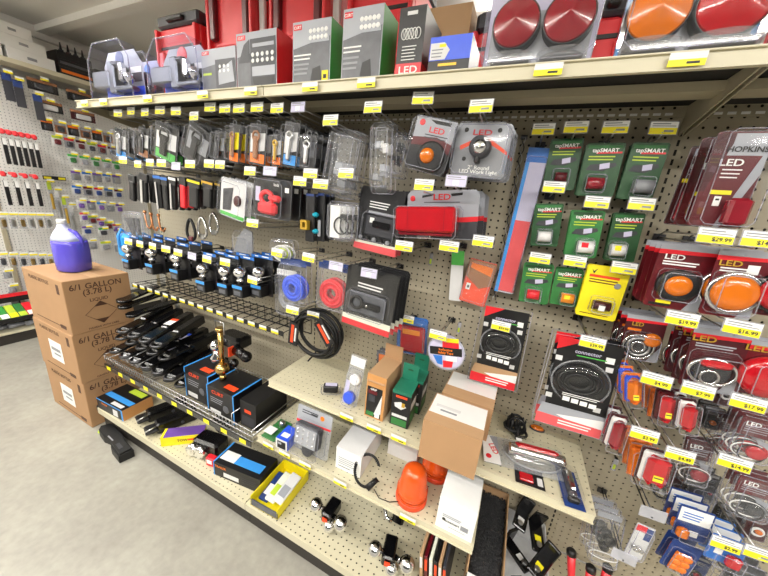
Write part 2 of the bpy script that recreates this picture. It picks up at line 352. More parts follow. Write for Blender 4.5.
# ---------------------------------------------------------------- packages that hang or stand: u runs across, v runs down the front
class P:
    def __init__(s, name, label, cat, R, group=None, yaw=0.0, pitch=0.0):
        s.x, s.z, s.w, s.h, s.roll, s.Y = R
        s.label = label
        ux = Vector((-math.sin(s.roll), 0, math.cos(s.roll))) * s.h / 2
        s.t = thing(name, label, cat, (s.x + ux.x, s.Y, s.z + ux.z), (pitch, -s.roll, yaw), group)
        s.layer = 0.0
    def uv(s, u, v): return ((u - .5) * s.w, -v * s.h)
    def box(s, u0, v0, u1, v1, d0, d1, mat, name='product', bev=0.0, par=None):
        (a, b), (c, d) = s.uv(u0, v0), s.uv(u1, v1)
        o = B().box(((a + c) / 2, -(d0 + d1) / 2, (b + d) / 2), (abs(c - a), abs(d1 - d0), abs(d - b)), 0, bev).build(name, mat, par or s.t); return o
    def card(s, mat, th=0.0012, name='card'):
        w, h = s.w / 2, s.h; c = min(w, h) * .1
        B().prism([(-w, -h + c), (-w + c, -h), (w - c, -h), (w, -h + c), (w, -c), (w - c, 0), (-w + c, 0), (-w, -c)], 0, th, 0).build(name, mat, s.t); return s
    def panel(s, mat, u0, v0, u1, v1, dy=0.0008, name='printed_panel'):
        s.box(u0, v0, u1, v1, dy - 0.0005, dy, mat, name); return s
    def poly(s, mat, pts, dy=0.0008, name='printed_shape', d0=None):
        q = [s.uv(*p) for p in pts]
        ar = sum(q[i][0] * q[(i + 1) % len(q)][1] - q[(i + 1) % len(q)][0] * q[i][1] for i in range(len(q)))
        if ar < 0: q = q[::-1]
        B().prism(q, -dy, -(dy - 0.0005 if d0 is None else d0), 0).build(name, mat, s.t); return s
    def text(s, st, u, v, size, mat, dy=0.0014, sx=1.0, align='CENTER', name='lettering', rot=0):
        a, b = s.uv(u, v); o = text(st, size, mat, s.t, (a, -dy, b), (PI / 2, -rot, 0), name, align, sx); return s
    def lines(s, u0, u1, v, n, mat, gap=.045, th=.014, dy=0.0013):
        b = B()
        for k in range(n):
            (a, z), (c, _) = s.uv(u0, v + k * gap), s.uv(u1 - (k % 3) * .06 * (u1 - u0), v)
            b.box(((a + c) / 2, -dy, z), (abs(c - a), 0.0004, th * s.h))
        b.build('fine_print', mat, s.t)['kind'] = 'stuff'; return s
    def bubble(s, u0, v0, u1, v1, depth, mat='clear', name='clear_bubble', k=0.84, base=0.0):
        (a, b), (c, d) = s.uv(u0, v0), s.uv(u1, v1); cx, cz = (a + c) / 2, (b + d) / 2; hw, hh = abs(c - a) / 2, abs(b - d) / 2
        bb = B(); rings = []
        for q, y in ((1, base), (1, base + depth * .15), ((1 + k) / 2, base + depth * .85), (k, base + depth)):
            X, Z = hw * q, hh * q; g = min(X, Z) * .22
            rings += [(cx + p[0], -y, cz + p[1]) for p in ((-X, -Z + g), (-X + g, -Z), (X - g, -Z), (X, -Z + g), (X, Z - g), (X - g, Z), (-X + g, Z), (-X, Z - g))]
        fs = [(l * 8 + i, l * 8 + (i + 1) % 8, l * 8 + 8 + (i + 1) % 8, l * 8 + 8 + i) for l in range(3) for i in range(8)] + [tuple(range(24, 32))]
        bb.add(rings, fs); bb.tube(rings[:8], min(.0012, hw * .05), 4, 1, True); bb.tube(rings[24:], min(.0012, hw * .05), 4, 1, True); bb.build(name, [mat, 'edge_tint'], s.t); return s
    def disc(s, u, v, r, d, mat, name='lens', d0=0.0005, n=24, sx=1.0, dome=0.4):
        a, b = s.uv(u, v)
        B().lathe([(r, d0), (r, d * (1 - dome)), (r * .85, d * (1 - dome * .35)), (r * .5, d * .98), (0.0001, d)], (a, 0, b), n, 0, 'y', sx).build(name, mat, s.t); return s
    def ring(s, u, v, R, r, mat, y=0.004, name='bezel', sx=1.0, sz=1.0):
        a, b = s.uv(u, v); B().torus((a, -y, b), R, r, 26, 8, 0, 'y', sx, sz).build(name, mat, s.t); return s
    def roll_(s, u, v, r, w, mat, core='white', y=None):
        """roll of tape seen from its side, axis across"""
        a, b = s.uv(u, v); y = r * .7 if y is None else y
        B().cyl((a - w / 2, -y, b), (a + w / 2, -y, b), r, 18).build('tape_roll', mat, s.t); return s
    def copies(s, n, dy=0.02, dx=0.0, group=None, dz=0.0):
        """more of the same on the hook, behind the front one"""
        for k in range(1, n + 1):
            c = copy_tree(s.t); c.location = s.t.location + Vector((dx * k + random.uniform(-.002, .002), dy * k, dz * k + random.uniform(-.0015, .0015)))
            c.rotation_euler = (s.t.rotation_euler[0], s.t.rotation_euler[1] + random.uniform(-.02, .02), s.t.rotation_euler[2] + random.uniform(-.02, .02))
            g = group or ('hung behind: ' + s.label); c['group'] = g
            c['label'] = ' '.join(s.label.split()[:12]) + ', behind the front'
        return s

TAGN = [0]
def price_plate(parent, loc, w=0.058, h=0.03, kind='yellow', price=None, tilt=0.0, rz=0.0):
    o = link('label_holder', HOLD['priced' if price else kind], parent, loc); o.rotation_euler = (tilt, 0, rz)
    if price:
        x = text(price, 0.0115, 'ink', o, (0.010, -0.0022, -0.0075), name='price')
    return o
def _hold():
    d = {}
    for k, top, bot in (('yellow', 'white', 'tag_yellow'), ('priced', 'white', 'tag_yellow'), ('blue', 'lavender', 'lavender'), ('empty', 'holder', 'holder')):
        b = B().box((0, 0, 0), (0.062, 0.0012, 0.034), 2)
        if k != 'empty':
            b.box((0, -0.001, 0.0075), (0.058, 0.001, 0.0145), 0).box((0, -0.001, -0.0075), (0.058, 0.001, 0.0155), 1)
            b.box((-0.006, -0.0017, 0.010), (0.038, 0.0004, 0.0025), 3).box((0.0, -0.0017, 0.0045), (0.05, 0.0004, 0.0018), 3)
            if k == 'yellow': b.box((0.012, -0.0017, -0.0075), (0.02, 0.0004, 0.005), 3)
            elif k == 'blue': b.box((0, -0.0017, -0.005), (0.018, 0.0004, 0.014), 4)
        o = b.build('label_holder', [top, bot, 'holder', 'grey', 'white']); d[k] = o.data; bpy.data.objects.remove(o)
    return d
HOLD = _hold()
HK = {}
def hook(pos, what, kind='yellow', price=None, drop=0.022, y0=0.0, group=None, mat='steel'):
    """double wire peg hook out of the board with a ticket on its end; pos = ticket centre"""
    x, Y, z = pos
    t = thing('peg_hook', what, 'hook', (x, y0, z), group=group)
    L = y0 - Y; key = (round(L, 2), drop, mat)
    if key not in HK:
        b = B().box((0, -0.0058, -drop), (0.03, 0.004, 0.02)); b1 = b.build('base_clip', 'dark_steel', t); 
        b = B().tube([(0, -0.005, -drop), (0, -L + 0.012, -drop + 0.002), (0, -L - 0.003, -drop + 0.012)], 0.0022, 6); b2 = b.build('hook_wire', mat, t)
        b = B().tube([(0, -0.005, -drop + 0.008), (0, -0.03, -0.004), (0, -L + 0.003, 0.0)], 0.0018, 6); b3 = b.build('ticket_wire', mat, t)
        HK[key] = (b1.data, b2.data, b3.data)
    else:
        for n, d in zip(('base_clip', 'hook_wire', 'ticket_wire'), HK[key]): link(n, d, t)
    price_plate(t, (0, -L, 0), kind=kind, price=price, tilt=-0.12, rz=random.uniform(-.08, .08))
    return t
def hooks(lst, what, group, Y=-0.28, kind='yellow', **kw):
    for p in lst: hook((p[0], Y, p[1]), what, kind, group=group, **kw)

# ---------------------------------------------------------------- maroon trailer light packs on the bay beside the green tape cards
G = 'price ticket hooks among the trailer light packs'
def led_card(p, dark='red_dark'):
    p.card(dark)
    p.panel('silver_card', 0.0, 0.0, 1, .09); p.poly('red', [(.0, .09), (1, .09), (1, .14), (.0, .16)], 0.0012)
    p.poly('silver_card', [(1, .62), (1, 1), (.72, 1)], 0.0012)
    return p
p = P('trailer_light_pack', 'large maroon LED light clamshell with HOPKINS header and white swoosh', 'light pack', (0.3976,1.615,0.0923,0.2041,0.0119,-0.22))
p.card('red_dark'); p.panel('silver_card', .2, .02, 1, .24); p.poly('maroon', [(0, .02), (.34, .02), (.34, .12), (.1, .62), (0, .62)], 0.0012)
p.poly('silver_card', [(.92, .24), (1, .24), (1, .42), (.62, 1), (.5, 1), (.7, .62)], 0.0014); p.panel('yellow', .22, .6, .62, .645, 0.0018)
p.text('HOPKINS', .62, .18, .016, 'ink', .0022); p.text('LED', .42, .315, .02, 'white', .002, 1.2); p.lines(.3, .66, .385, 3, 'white', .04, .013)
p.panel('white', .34, .665, .47, .77, .002, 'label_sticker'); p.panel('black', .37, .69, .44, .71, .0024, 'sticker_mark')
p.bubble(0, 0, 1, 1, .05, 'clear', 'clamshell', .95); p.box(.55, .68, .98, .97, .002, .03, 'red_lens_dark', 'lens', .006); p.copies(1, .055, -.004)
p = P('trailer_light_pack', 'narrow dark maroon light pack with yellow band beside slotted upright', 'light pack', (0.3759,1.61,0.0526,0.1969,-0.0233,-0.1))
p.card('maroon'); p.panel('silver_card', .2, .03, .95, .12); p.panel('yellow', .1, .4, .62, .45, .0012); p.text('LED', .5, .25, .016, 'white'); p.lines(.25, .75, .3, 2, 'silver_card'); p.bubble(0, 0, 1, 1, .03, 'clear', 'clamshell', .93); p.box(.2, .55, .85, .95, .002, .02, 'red_lens_dark', 'lens', .005)
p = P('marker_light_pack', 'maroon LED clearance marker card with round amber lens in black ring', 'light pack', (0.3758,1.385,0.1096,0.1625,0.0177,-0.22))
led_card(p); p.text('LED', .3, .2, .018, 'white', .0024, 1.3); p.lines(.12, .75, .27, 2, 'white', .04, .02); p.panel('black', .1, .93, .5, .97, .0014); p.panel('yellow', .22, .88, .5, .93, .0016)
p.disc(.5, .62, .040, .012, 'rubber', 'gasket', sx=1.1, dome=.2); p.disc(.5, .62, .026, .02, 'amber_lens', 'lens', sx=1.05); p.bubble(.12, .38, .88, .88, .028); p.copies(3, .03, -.001)
p = P('marker_light_pack', 'maroon LED marker card with large amber lens in chrome ring and white sticker', 'light pack', (0.4624,1.391,0.0884,0.1558,0.0386,-0.25))
led_card(p); p.text('LED', .28, .2, .018, 'gold', .0024, 1.3); p.lines(.12, .7, .27, 2, 'white', .04, .02); p.panel('white', .62, .2, .84, .33, .002, 'label_sticker')
p.ring(.5, .62, .044, .006, 'chrome', .008); p.disc(.5, .62, .041, .024, 'amber_lens'); p.bubble(.06, .3, .94, .96, .034); p.copies(2, .037)
p = P('marker_light_pack', 'maroon card with deep red round lens beside the amber ones', 'light pack', (0.5416,1.401,0.0706,0.1369,0.0297,-0.25))
led_card(p); p.ring(.42, .6, .042, .006, 'black_gloss', .008); p.disc(.42, .6, .04, .024, 'red_lens'); p.bubble(.04, .3, .9, .95, .034)
p = P('marker_light_pack', 'dark maroon card with chrome swirl lens and amber corner', 'light pack', (0.3692,1.193,0.0912,0.133,0.0654,-0.16))
led_card(p, 'maroon'); p.text('LED', .3, .2, .016, 'gold', .0024); p.panel('orange', .08, .3, .42, .35, .0014)
for r, q in ((.036, 'chrome'), (.026, 'steel'), (.015, 'chrome')): p.ring(.42, .68, r, .0035, q, .01)
p.disc(.42, .68, .034, .012, 'smoke'); p.disc(.72, .5, .02, .016, 'amber_lens'); p.bubble(.06, .36, .94, .97, .03); p.copies(2, .033, -.004)
p = P('marker_light_pack', 'dark maroon card with small red lens in chrome half ring', 'light pack', (0.4575,1.182,0.0443,0.1114,0.0642,-0.14))
led_card(p, 'maroon'); p.ring(.6, .66, .034, .004, 'chrome', .01); p.disc(.6, .66, .03, .016, 'red_lens_dark'); p.bubble(.1, .36, .98, .97, .03)
p = P('marker_light_pack', 'maroon LED card with half moon red lens in chrome rim', 'light pack', (0.4832,1.201,0.1026,0.1587,0.0704,-0.25))
led_card(p, 'maroon'); p.text('LED', .22, .17, .02, 'gold', .0024, 1.3); p.lines(.1, .8, .25, 2, 'silver_card', .04, .02)
p.ring(.48, .66, .042, .004, 'chrome', .012, sx=1.05, sz=.8); p.disc(.48, .66, .036, .014, 'smoke', 'reflector'); p.ring(.44, .74, .017, .003, 'chrome', .016); p.box(.22, .46, .78, .58, .004, .024, 'red_lens', 'lens', .006); p.bubble(.06, .34, .96, .97, .034); p.copies(2, .037, -.004)
p = P('marker_light_pack', 'red LED card filled by a wide blurred red lens', 'light pack', (0.5698,1.206,0.072,0.1351,0.05,-0.25))
led_card(p, 'red_dark'); p.text('LED', .2, .14, .02, 'gold', .0024, 1.3); p.disc(.55, .6, .05, .03, 'red_lens'); p.bubble(.1, .3, .98, .97, .034); p.copies(1, .037)
def marker(label, R, lens, back='white', n=0, strip=True):
    p = P('clearance_light', label, 'light', R); p.card('orange' if lens == 'amber_lens' else 'maroon'); 
    p.box(.06, .06, .94, .94, .001, .012, back, 'housing', .01); p.box(.16, .1, .94, .9, .006, .032, lens, 'lens', .014)
    if strip: p.panel('yellow', .4, .55, .72, .72, .0335, 'label_sticker'); p.panel('ink', .42, .6, .7, .63, .034, 'sticker_mark')
    p.bubble(0, 0, 1, 1, .036, 'clear', 'clamshell', .94)
    if n: p.copies(n, .04, -.004)
    return p
marker('small amber clearance light with blue header in clear clamshell', (0.3552,1.072,0.038,0.0881,0.2495,-0.24), 'amber_lens', 'blue_royal', 2)
marker('red clearance light with yellow sticker in front of amber ones', (0.4311,1.048,0.0386,0.0933,0.1521,-0.24), 'red_lens', 'red_dark')
for k in range(3): marker('amber clearance light in the row behind the red stickered one', (0.4373,1.028,0.0403,0.0897,0.1736,-0.19)[:5] + (-.2 + k * .045,), 'amber_lens', 'orange', 0, False).t['group'] = 'amber clearance lights in a row'
marker('bright red oblong clearance light with white rim', (0.4675,1.05,0.0377,0.0861,0.1547,-0.26), 'red_lens', 'white', 1, False)
marker('red clearance light with white rim next to the reel clamshell', (0.3612,0.9159,0.0419,0.1107,0.0297,-0.22), 'red_lens_dark', 'white', 1, False)
marker('large red clearance light with white rim and small sticker', (0.4517,0.8711,0.0656,0.1075,0.0649,-0.26), 'red_lens', 'white')
for k in range(3): marker('amber clearance light in the row behind the large red one', (0.4486,0.8416,0.0679,0.1079,0.1721,-0.2)[:5] + (-.215 + k * .045,), 'amber_lens', 'orange', 0, False).t['group'] = 'amber lights behind the large red one'
def wire_light(label, R, lens='red_lens_dark', head='maroon', n=0):
    p = P('wired_light_bag', label, 'light pack', R); p.panel(head, 0.02, 0, .98, .42, .002, 'header_card'); p.text('LED', .35, .15, .016, 'white', .003); p.lines(.15, .85, .22, 3, 'silver_card', .05, .015, .003)
    p.ring(.45, .72, .03, .0016, 'white', .01, 'lead_wire', 1.1, .7); p.ring(.5, .75, .024, .0016, 'rubber', .013, 'lead_wire'); p.disc(.66, .72, .02, .016, lens, 'lens', .004); p.poly('silver_card', [(.55, .45), (.95, .5), (.9, .8)], .003)
    p.bubble(0, 0, 1, 1, .022, 'clear_bag', 'clear_pouch', .8)
    if n: p.copies(n, .02)
    return p
wire_light('clear pouch with maroon header and white lead wire loop below red lights', (0.563,0.8842,0.0539,0.1433,0.1274,-0.2), n=1)
wire_light('wide clear pouch with maroon card and dark red oval light', (0.6148,1.019,0.0684,0.1212,0.0374,-0.24), 'red_lens', 'red_dark', 2)
wire_light('clear pouch with maroon card and coiled white wire near the corner', (0.6551,0.8656,0.0728,0.1176,0.0451,-0.25), 'smoke', 'red_dark', 2)
wire_light('dark pouch with white wire behind the yellow ticketed hook', (0.6374,0.9506,0.0412,0.1264,0.0299,-0.12), n=1)
p = P('reflector_pack', 'blue and white card with small amber light in clear blister', 'light pack', (0.5895,0.7183,0.0749,0.1068,0.0722,-0.24))
p.card('blue_dark'); p.panel('white', .05, .05, .95, .48); p.lines(.15, .7, .2, 3, 'blue_mid', .08, .03); p.box(.05, .62, .4, .92, .001, .02, 'amber_lens', 'lens', .006); p.panel('white', .45, .7, .7, .88, .002, 'label_sticker'); p.bubble(.02, .5, .98, .98, .026); p.copies(2, .03)
p = P('reflector_pack', 'blue card with small red light under a yellow ticket', 'light pack', (0.6569,0.6929,0.0724,0.0846,0.0175,-0.26))
p.card('blue_mid'); p.panel('white', .05, .05, .95, .3); p.panel('white', .2, .5, .42, .7, .002, 'label_sticker'); p.box(.5, .5, .92, .92, .001, .02, 'red_lens', 'lens', .006); p.bubble(.02, .4, .98, .98, .026); p.copies(2, .03)
p = P('reflector_pack', 'dark blue card holding a square orange reflector with six round facets', 'reflector', (0.6101,0.5758,0.0688,0.1064,-0.0595,-0.22))
p.card('blue_dark'); p.box(.22, .3, .8, .95, .001, .01, 'amber_lens', 'reflector', .004)
for i in range(2):
    for j in range(3): p.disc(.36 + .3 * i, .42 + .2 * j, .011, .013, 'orange', 'facet', .009)
p.bubble(.12, .22, .9, .98, .016); p.copies(1, .03)
p = P('parts_bag', 'clear bag of black fittings on an unpriced hook beside the small shelf', 'parts bag', (0.4447,0.5082,0.0797,0.214,0.1252,-0.2))
p.disc(.6, .5, .018, .016, 'black', 'fitting'); p.disc(.45, .62, .014, .02, 'black', 'fitting'); p.ring(.5, .8, .03, .0015, 'white', .008, 'tie', 1.3, .5); p.panel('silver_card', .1, .02, .9, .12, .002, 'header_strip'); p.bubble(0, 0, 1, 1, .022, 'clear_bag', 'clear_pouch', .85); p.copies(2, .025, -.006)
p = P('parts_bag', 'small card pouch with chrome screws on a bare hook', 'parts bag', (0.5023,0.5879,0.0438,0.1295,-0.0176,-0.24))
p.card('off_white'); p.panel('red', .05, .03, .6, .2); p.panel('blue_dark', .6, .05, .95, .4)
for k in range(4): p.disc(.3 + .15 * k, .65 + .06 * (k % 2), .007, .01, 'chrome', 'screw')
p.bubble(0, 0, 1, 1, .015, 'clear_bag', 'clear_pouch', .85)
for i, (r, lb) in enumerate((( (0.7224,0.6107,0.0696,0.0999,0.0012,-0.24), 'dark clear pouch hanging below the blue light cards'), ((0.6066,0.6946,0.0466,0.1117,0.0785,-0.1), 'dark brown pouch behind the blue and white cards'), ((0.6301,0.7369,0.0569,0.1116,0.0742,-0.15), 'smoky pouch behind the clear wired pouches'), ((0.5818,0.6825,0.0363,0.0764,0.0704,-0.08), 'small blue pouch close to the pegboard'))):
    p = P('parts_bag', lb, 'parts bag', r); p.panel(('charcoal', 'maroon', 'charcoal', 'blue_dark')[i], .04, .02, .96, .4, .002, 'header_card'); p.ring(.5, .7, .02, .003, 'rubber', .008, 'lead_wire'); p.box(.3, .55, .7, .8, .001, .015, ('black', 'orange', 'black', 'white')[i], 'product', .004); p.bubble(0, 0, 1, 1, .02, 'clear_bag', 'clear_pouch', .85); p.copies(2, .03)
for i, (r, c, lb) in enumerate((((0.6434,0.7817,0.0374,0.0914,0.0693,-0.14), 'charcoal', 'smoked pouch between the wired light bags'), ((0.738,0.6458,0.0569,0.1303,0.0539,-0.12), 'black', 'black backed pouch behind the small red light card'), ((0.7549,0.729,0.0464,0.103,0.1044,-0.16), 'maroon', 'maroon pouch above the lowest ticket'), ((0.7166,0.4627,0.0525,0.1039,-0.0053,-0.12), 'blue_dark', 'dark blue pouch below the orange reflector'), ((0.5988,1.085,0.0361,0.0962,0.0393,-0.12), 'maroon', 'maroon backed pouch close to the board under the half moon lens'), ((0.6073,0.9808,0.0467,0.0728,0.0563,-0.1), 'black', 'black pouch close to the board beside the white rimmed light'), ((0.7654,0.5656,0.0534,0.1171,0.0441,-0.2), 'charcoal', 'charcoal pouch hanging in the lowest corner'), ((0.6513,1.024,0.0511,0.0846,0.0249,-0.14), 'maroon', 'maroon pouch behind the dark red oval light'))):
    p = P('parts_bag', lb, 'parts bag', r); p.card(c); p.panel('silver_card', .1, .04, .9, .12); p.lines(.15, .8, .2, 3, 'grey', .06, .02); p.ring(.5, .65, p.w * .25, .003, ('white', 'rubber')[i % 2], .008, 'lead_wire'); p.disc(.55, .65, p.w * .16, .014, ('red_lens_dark', 'charcoal', 'amber_lens')[i % 3], 'lens'); p.bubble(0, 0, 1, 1, .02, 'clear_bag', 'clear_pouch', .88); p.copies(1, .03)
for pos, w_, pr in (((0.3782,1.494), 'the HOPKINS clamshell', '$29.99'), ((0.4481,1.496), 'the round amber lens cards', '$14.99'), ((0.3769,1.301), 'the amber ring card', '$19.99'), ((0.4786,1.305), 'the half moon lens card', '$16.99'),
                 ((0.3745,1.136), 'the row of amber lights', '$4.99'), ((0.4536,1.137), 'the white rimmed red light', '$7.99'), ((0.5414,1.136), 'the wide red lens card', '$17.99'), ((0.3923,0.9788), 'the small amber light', '$3.99'),
                 ((0.4727,0.9528), 'the large red stickered light', '$4.49'), ((0.5676,0.9775), 'the dark red oval pouch', '$14.99'), ((0.6231,0.7459), 'the blue reflector cards', '$2.99'), ((0.682,0.7569), 'the lowest dark pouches', None)):
    hook((pos[0], -.3, pos[1]), 'steel peg hook with yellow price ticket for ' + w_, price=pr)
for pos, w_ in (((0.4874,0.7287), 'chrome screw pouch'), ((0.4683,0.5431), 'black fittings bag')):
    hook((pos[0], -.272, pos[1]), 'black peg hook with empty clear ticket holder at the ' + w_, 'empty', mat='dark_steel')

# ---------------------------------------------------------------- green tape cards, striped pack, reels on the middle bay
def tape_card(label, R, base, roll, wide=.032, rad=.015, u=.5, v=.76, extra=None, sub='LED strip'):
    p = P('tape_card', label, 'tape pack', R); p.card(base); p.panel('green_dark' if base != 'green_dark' else 'green_mid', .06, .04, .94, .1)
    p.text('tapSMART', .52, .14, .0145, 'white', .0018); p.poly('red', [(.3, .17), (.95, .16), (.95, .19), (.3, .2)], .0012)
    p.lines(.12, .8, .25, 2, 'lime', .055, .022); p.poly('charcoal', [(.1, .5), (.2, .4), (.85, .36), (.9, .42), (.55, .52)], .0014, 'car_picture'); p.poly('lavender', [(.45, .39), (.7, .36), (.72, .46), (.47, .49)], .0019, 'car_picture')
    a = p.roll_(u, v, rad, wide, roll); p.bubble(u - .28, v - .18, u + .28, v + .19, .03, 'clear', 'clear_bubble', .9)
    if extra: p.box(u - .14, v - .1, u + .06, v + .0, rad * 1.55, rad * 1.8, extra, 'tape_end')
    return p
GT = 'short hooks of the green tape cards'
tape_card('dark green tape card with small red patch roll, beside striped reflective pack', (0.0704,1.658,0.0878,0.1473,0.0378,-0.07), 'green_dark', 'red_dark').copies(1, .033)
tape_card('green tape card with square red reflector patch', (0.1681,1.644,0.094,0.1451,0.0271,-0.09), 'green_dark', 'red_lens_dark', .042, .017, .42).copies(1, .033)
tape_card('green tape card with wide clear tape roll', (0.2678,1.644,0.0832,0.1491,-0.0131,-0.09), 'green_dark', 'grey', .045, .018, .6).copies(1, .033)
tape_card('dark green tape card with plain white roll', (0.0645,1.474,0.0797,0.134,0.0824,-0.09), 'green_dark', 'white', .036, .016, .48).copies(1, .033)
tape_card('bright green tape card with white roll and red tape end', (0.169,1.46,0.0839,0.1394,0.0567,-0.11), 'green_mid', 'white', .04, .018, .58, extra='red').copies(1, .033)
tape_card('dark green tape card with white and yellow roll', (0.2703,1.463,0.0739,0.1395,0.0568,-0.1), 'green_dark', 'white', .036, .017, .34, extra='yellow').copies(1, .033)
tape_card('green tape card with small bright red roll above black reel card', (0.0741,1.283,0.0898,0.1328,0.0584,-0.1), 'green_mid', 'red', .036, .016, .46).copies(1, .033)
tape_card('green tape card with orange and black hazard roll', (0.1618,1.288,0.0769,0.1197,0.0351,-0.1), 'green_mid', 'amber', .034, .016, .6, extra='yellow').copies(1, .033)
p = P('repair_tape_card', 'yellow repair tape card with dark roll and red lettering bars', 'tape pack', (0.2517,1.295,0.1049,0.1579,-0.0079,-0.13))
p.card('yellow'); p.poly('ink', [(.1, .06), (.16, .1), (.24, .04), (.17, .15)], .0012, 'check_mark'); p.panel('orange_red', .08, .16, .8, .21); p.lines(.1, .78, .25, 2, 'red_dark', .05, .018); p.disc(.8, .32, .0085, .002, 'grey', 'seal_mark'); p.roll_(.55, .72, .014, .044, 'maroon'); p.panel('white', .47, .7, .62, .8, .026, 'label_sticker'); p.bubble(.28, .56, .85, .88, .028); p.lines(.1, .8, .93, 1, 'red_dark')
p.copies(1, .033)
for pos, w_, Yh in (((0.0781,1.751), 'the small red patch roll', -.12), ((0.1716,1.75), 'the square red patch', -.12), ((0.2759,1.747), 'the clear tape roll', -.12), ((0.0588,1.588), 'the plain white roll', -.12), ((0.1738,1.553), 'the red ended white roll', -.14), ((0.2754,1.557), 'the yellow ended roll', -.14),
                    ((0.0662,1.373), 'the bright red roll', -.13), ((0.1615,1.379), 'the hazard roll', -.13), ((0.2767,1.383), 'the yellow repair tape card', -.16), ((-0.0041,1.746), 'the striped reflective pack', -.12)):
    hook((pos[0], Yh, pos[1]), 'short hook with yellow price ticket for ' + w_)
# striped reflective strip pack
p = P('reflective_strip_pack', 'long clear pack of red and white reflective strip with blue edge', 'tape pack', (-0.0121,1.465,0.0617,0.4828,-0.0362,-0.06))
p.card('off_white'); p.panel('blue_mid', 0, .0, 1, .09, .0012); p.panel('blue_light', 0, .09, .2, 1, .0012); p.panel('lavender', .2, .09, 1, .47, .001, 'white_strip'); p.panel('pink_red', .2, .47, 1, .99, .001, 'red_strip'); p.bubble(0, .04, 1, 1, .006, 'clear', 'clear_sleeve', .97); p.copies(1, .012)
# twisted clip strip hanging from the shelf
p = (-0.0569,1.742); q = (-0.0472,1.178)
t = thing('clip_strip', 'narrow twisted wire clip strip hanging beside the striped pack', 'clip strip', (p[0], -.02, p[1]))
L = p[1] - q[1]; dx = q[0] - p[0]
for s in (0, PI): B().tube([(dx * k / 60 + .006 * math.cos(k * .9 + s), .006 * math.sin(k * .9 + s), -L * k / 60) for k in range(61)], .0018, 5).build('twisted_wire', ('steel', 'charcoal')[s > 0], t)
B().box((0, .009, .004), (.02, .014, .012)).build('hanger', 'dark_steel', t)
# black cable reel clamshells
def reel(label, R, n=0):
    p = P('cable_reel_pack', label, 'cable pack', R); p.panel('black_card', .1, .02, 1, .76, .0006, 'card'); p.poly('cardboard_light' if n == 0 else 'silver_card', [(.06, .76), (1, .76), (1, .92), (.0, .9)], .0008); p.poly('white', [(.3, .86), (1, .8), (1, .9), (.5, .9)], .0009, 'white_swoosh'); p.poly('red' if n == 0 else 'pink_red', [(.0, .88), (1, .9), (1, 1), (.0, 1)], .001)
    p.poly('red', [(.1, .02), (.5, .02), (.1, .15)], .0012); p.text('connector', .55, .14, .016, 'lavender', .0016); p.lines(.4, .82, .18, 1, 'green_bright', .03, .01)
    p.panel('white', .8, .14, .92, .2, .0014, 'pictogram')
    for u, v in ((.16, .24), (.88, .26), (.13, .66), (.86, .7)): p.panel('off_white', u - .05, v - .025, u + .05, v + .025, .0014, 'pictogram')
    R_ = min(p.w * .4, p.h * .24); a, b = p.uv(.53, .45)
    p.ring(.53, .45, R_, .003, 'clear_milky', .006, 'bubble_rim', 1.05, 1.0)
    for k in range(4): p.ring(.5, .43, R_ * (.78 - .12 * k), .005, 'rubber', .012 + .004 * (k % 2), 'cable_loop', 1.05, .8)
    B().lathe([(R_, .002), (R_, .02), (R_ * .9, .034), (R_ * .5, .038), (.0001, .039)], (a, 0, b), 28, 0, 'y').build('clear_dome', 'clear', p.t)
    p.poly('black_card', [(.2, .52), (.86, .54), (.74, .63), (.53, .66), (.33, .62)], .041, 'front_label', .039)
    for k in range(4): p.panel('white', .3 + .125 * k, .565 + .005 * k, .4 + .125 * k, .61 + .005 * k, .0418, 'pictogram')
    p.lines(.28, .8, .53, 2, 'white', .018, .007, .0418); p.lines(.35, .85, .92, 2, 'white', .03, .014, .0018)
    B().tube([(a_, -.002, b_) for a_, b_ in (p.uv(.03, 0), p.uv(1.04, 0), p.uv(1.05, 1), p.uv(-.05, 1))], .0016, 5, 0, True).build('clear_edge', 'edge_tint', p.t)
    if n: p.copies(n, .045, -.002)
    return p
reel('black cable reel clamshell with red foot band behind yellow ticket', (0.0023,1.026,0.1608,0.3108,0.0275,-0.1), 0)
reel('larger black cable reel clamshell above the end of the small shelf', (0.2428,1.011,0.1809,0.3132,0.045,-0.2), 1)
hook(((-0.0037,1.132)[0], -.16, (-0.0037,1.132)[1]), 'steel hook with yellow price ticket in front of the black cable reel', price='$39.99', drop=.01)
hook(((0.2337,1.181)[0], -.26, (0.2337,1.181)[1]), 'steel hook with yellow price ticket above the larger cable reel', price='$39.99', drop=.01)
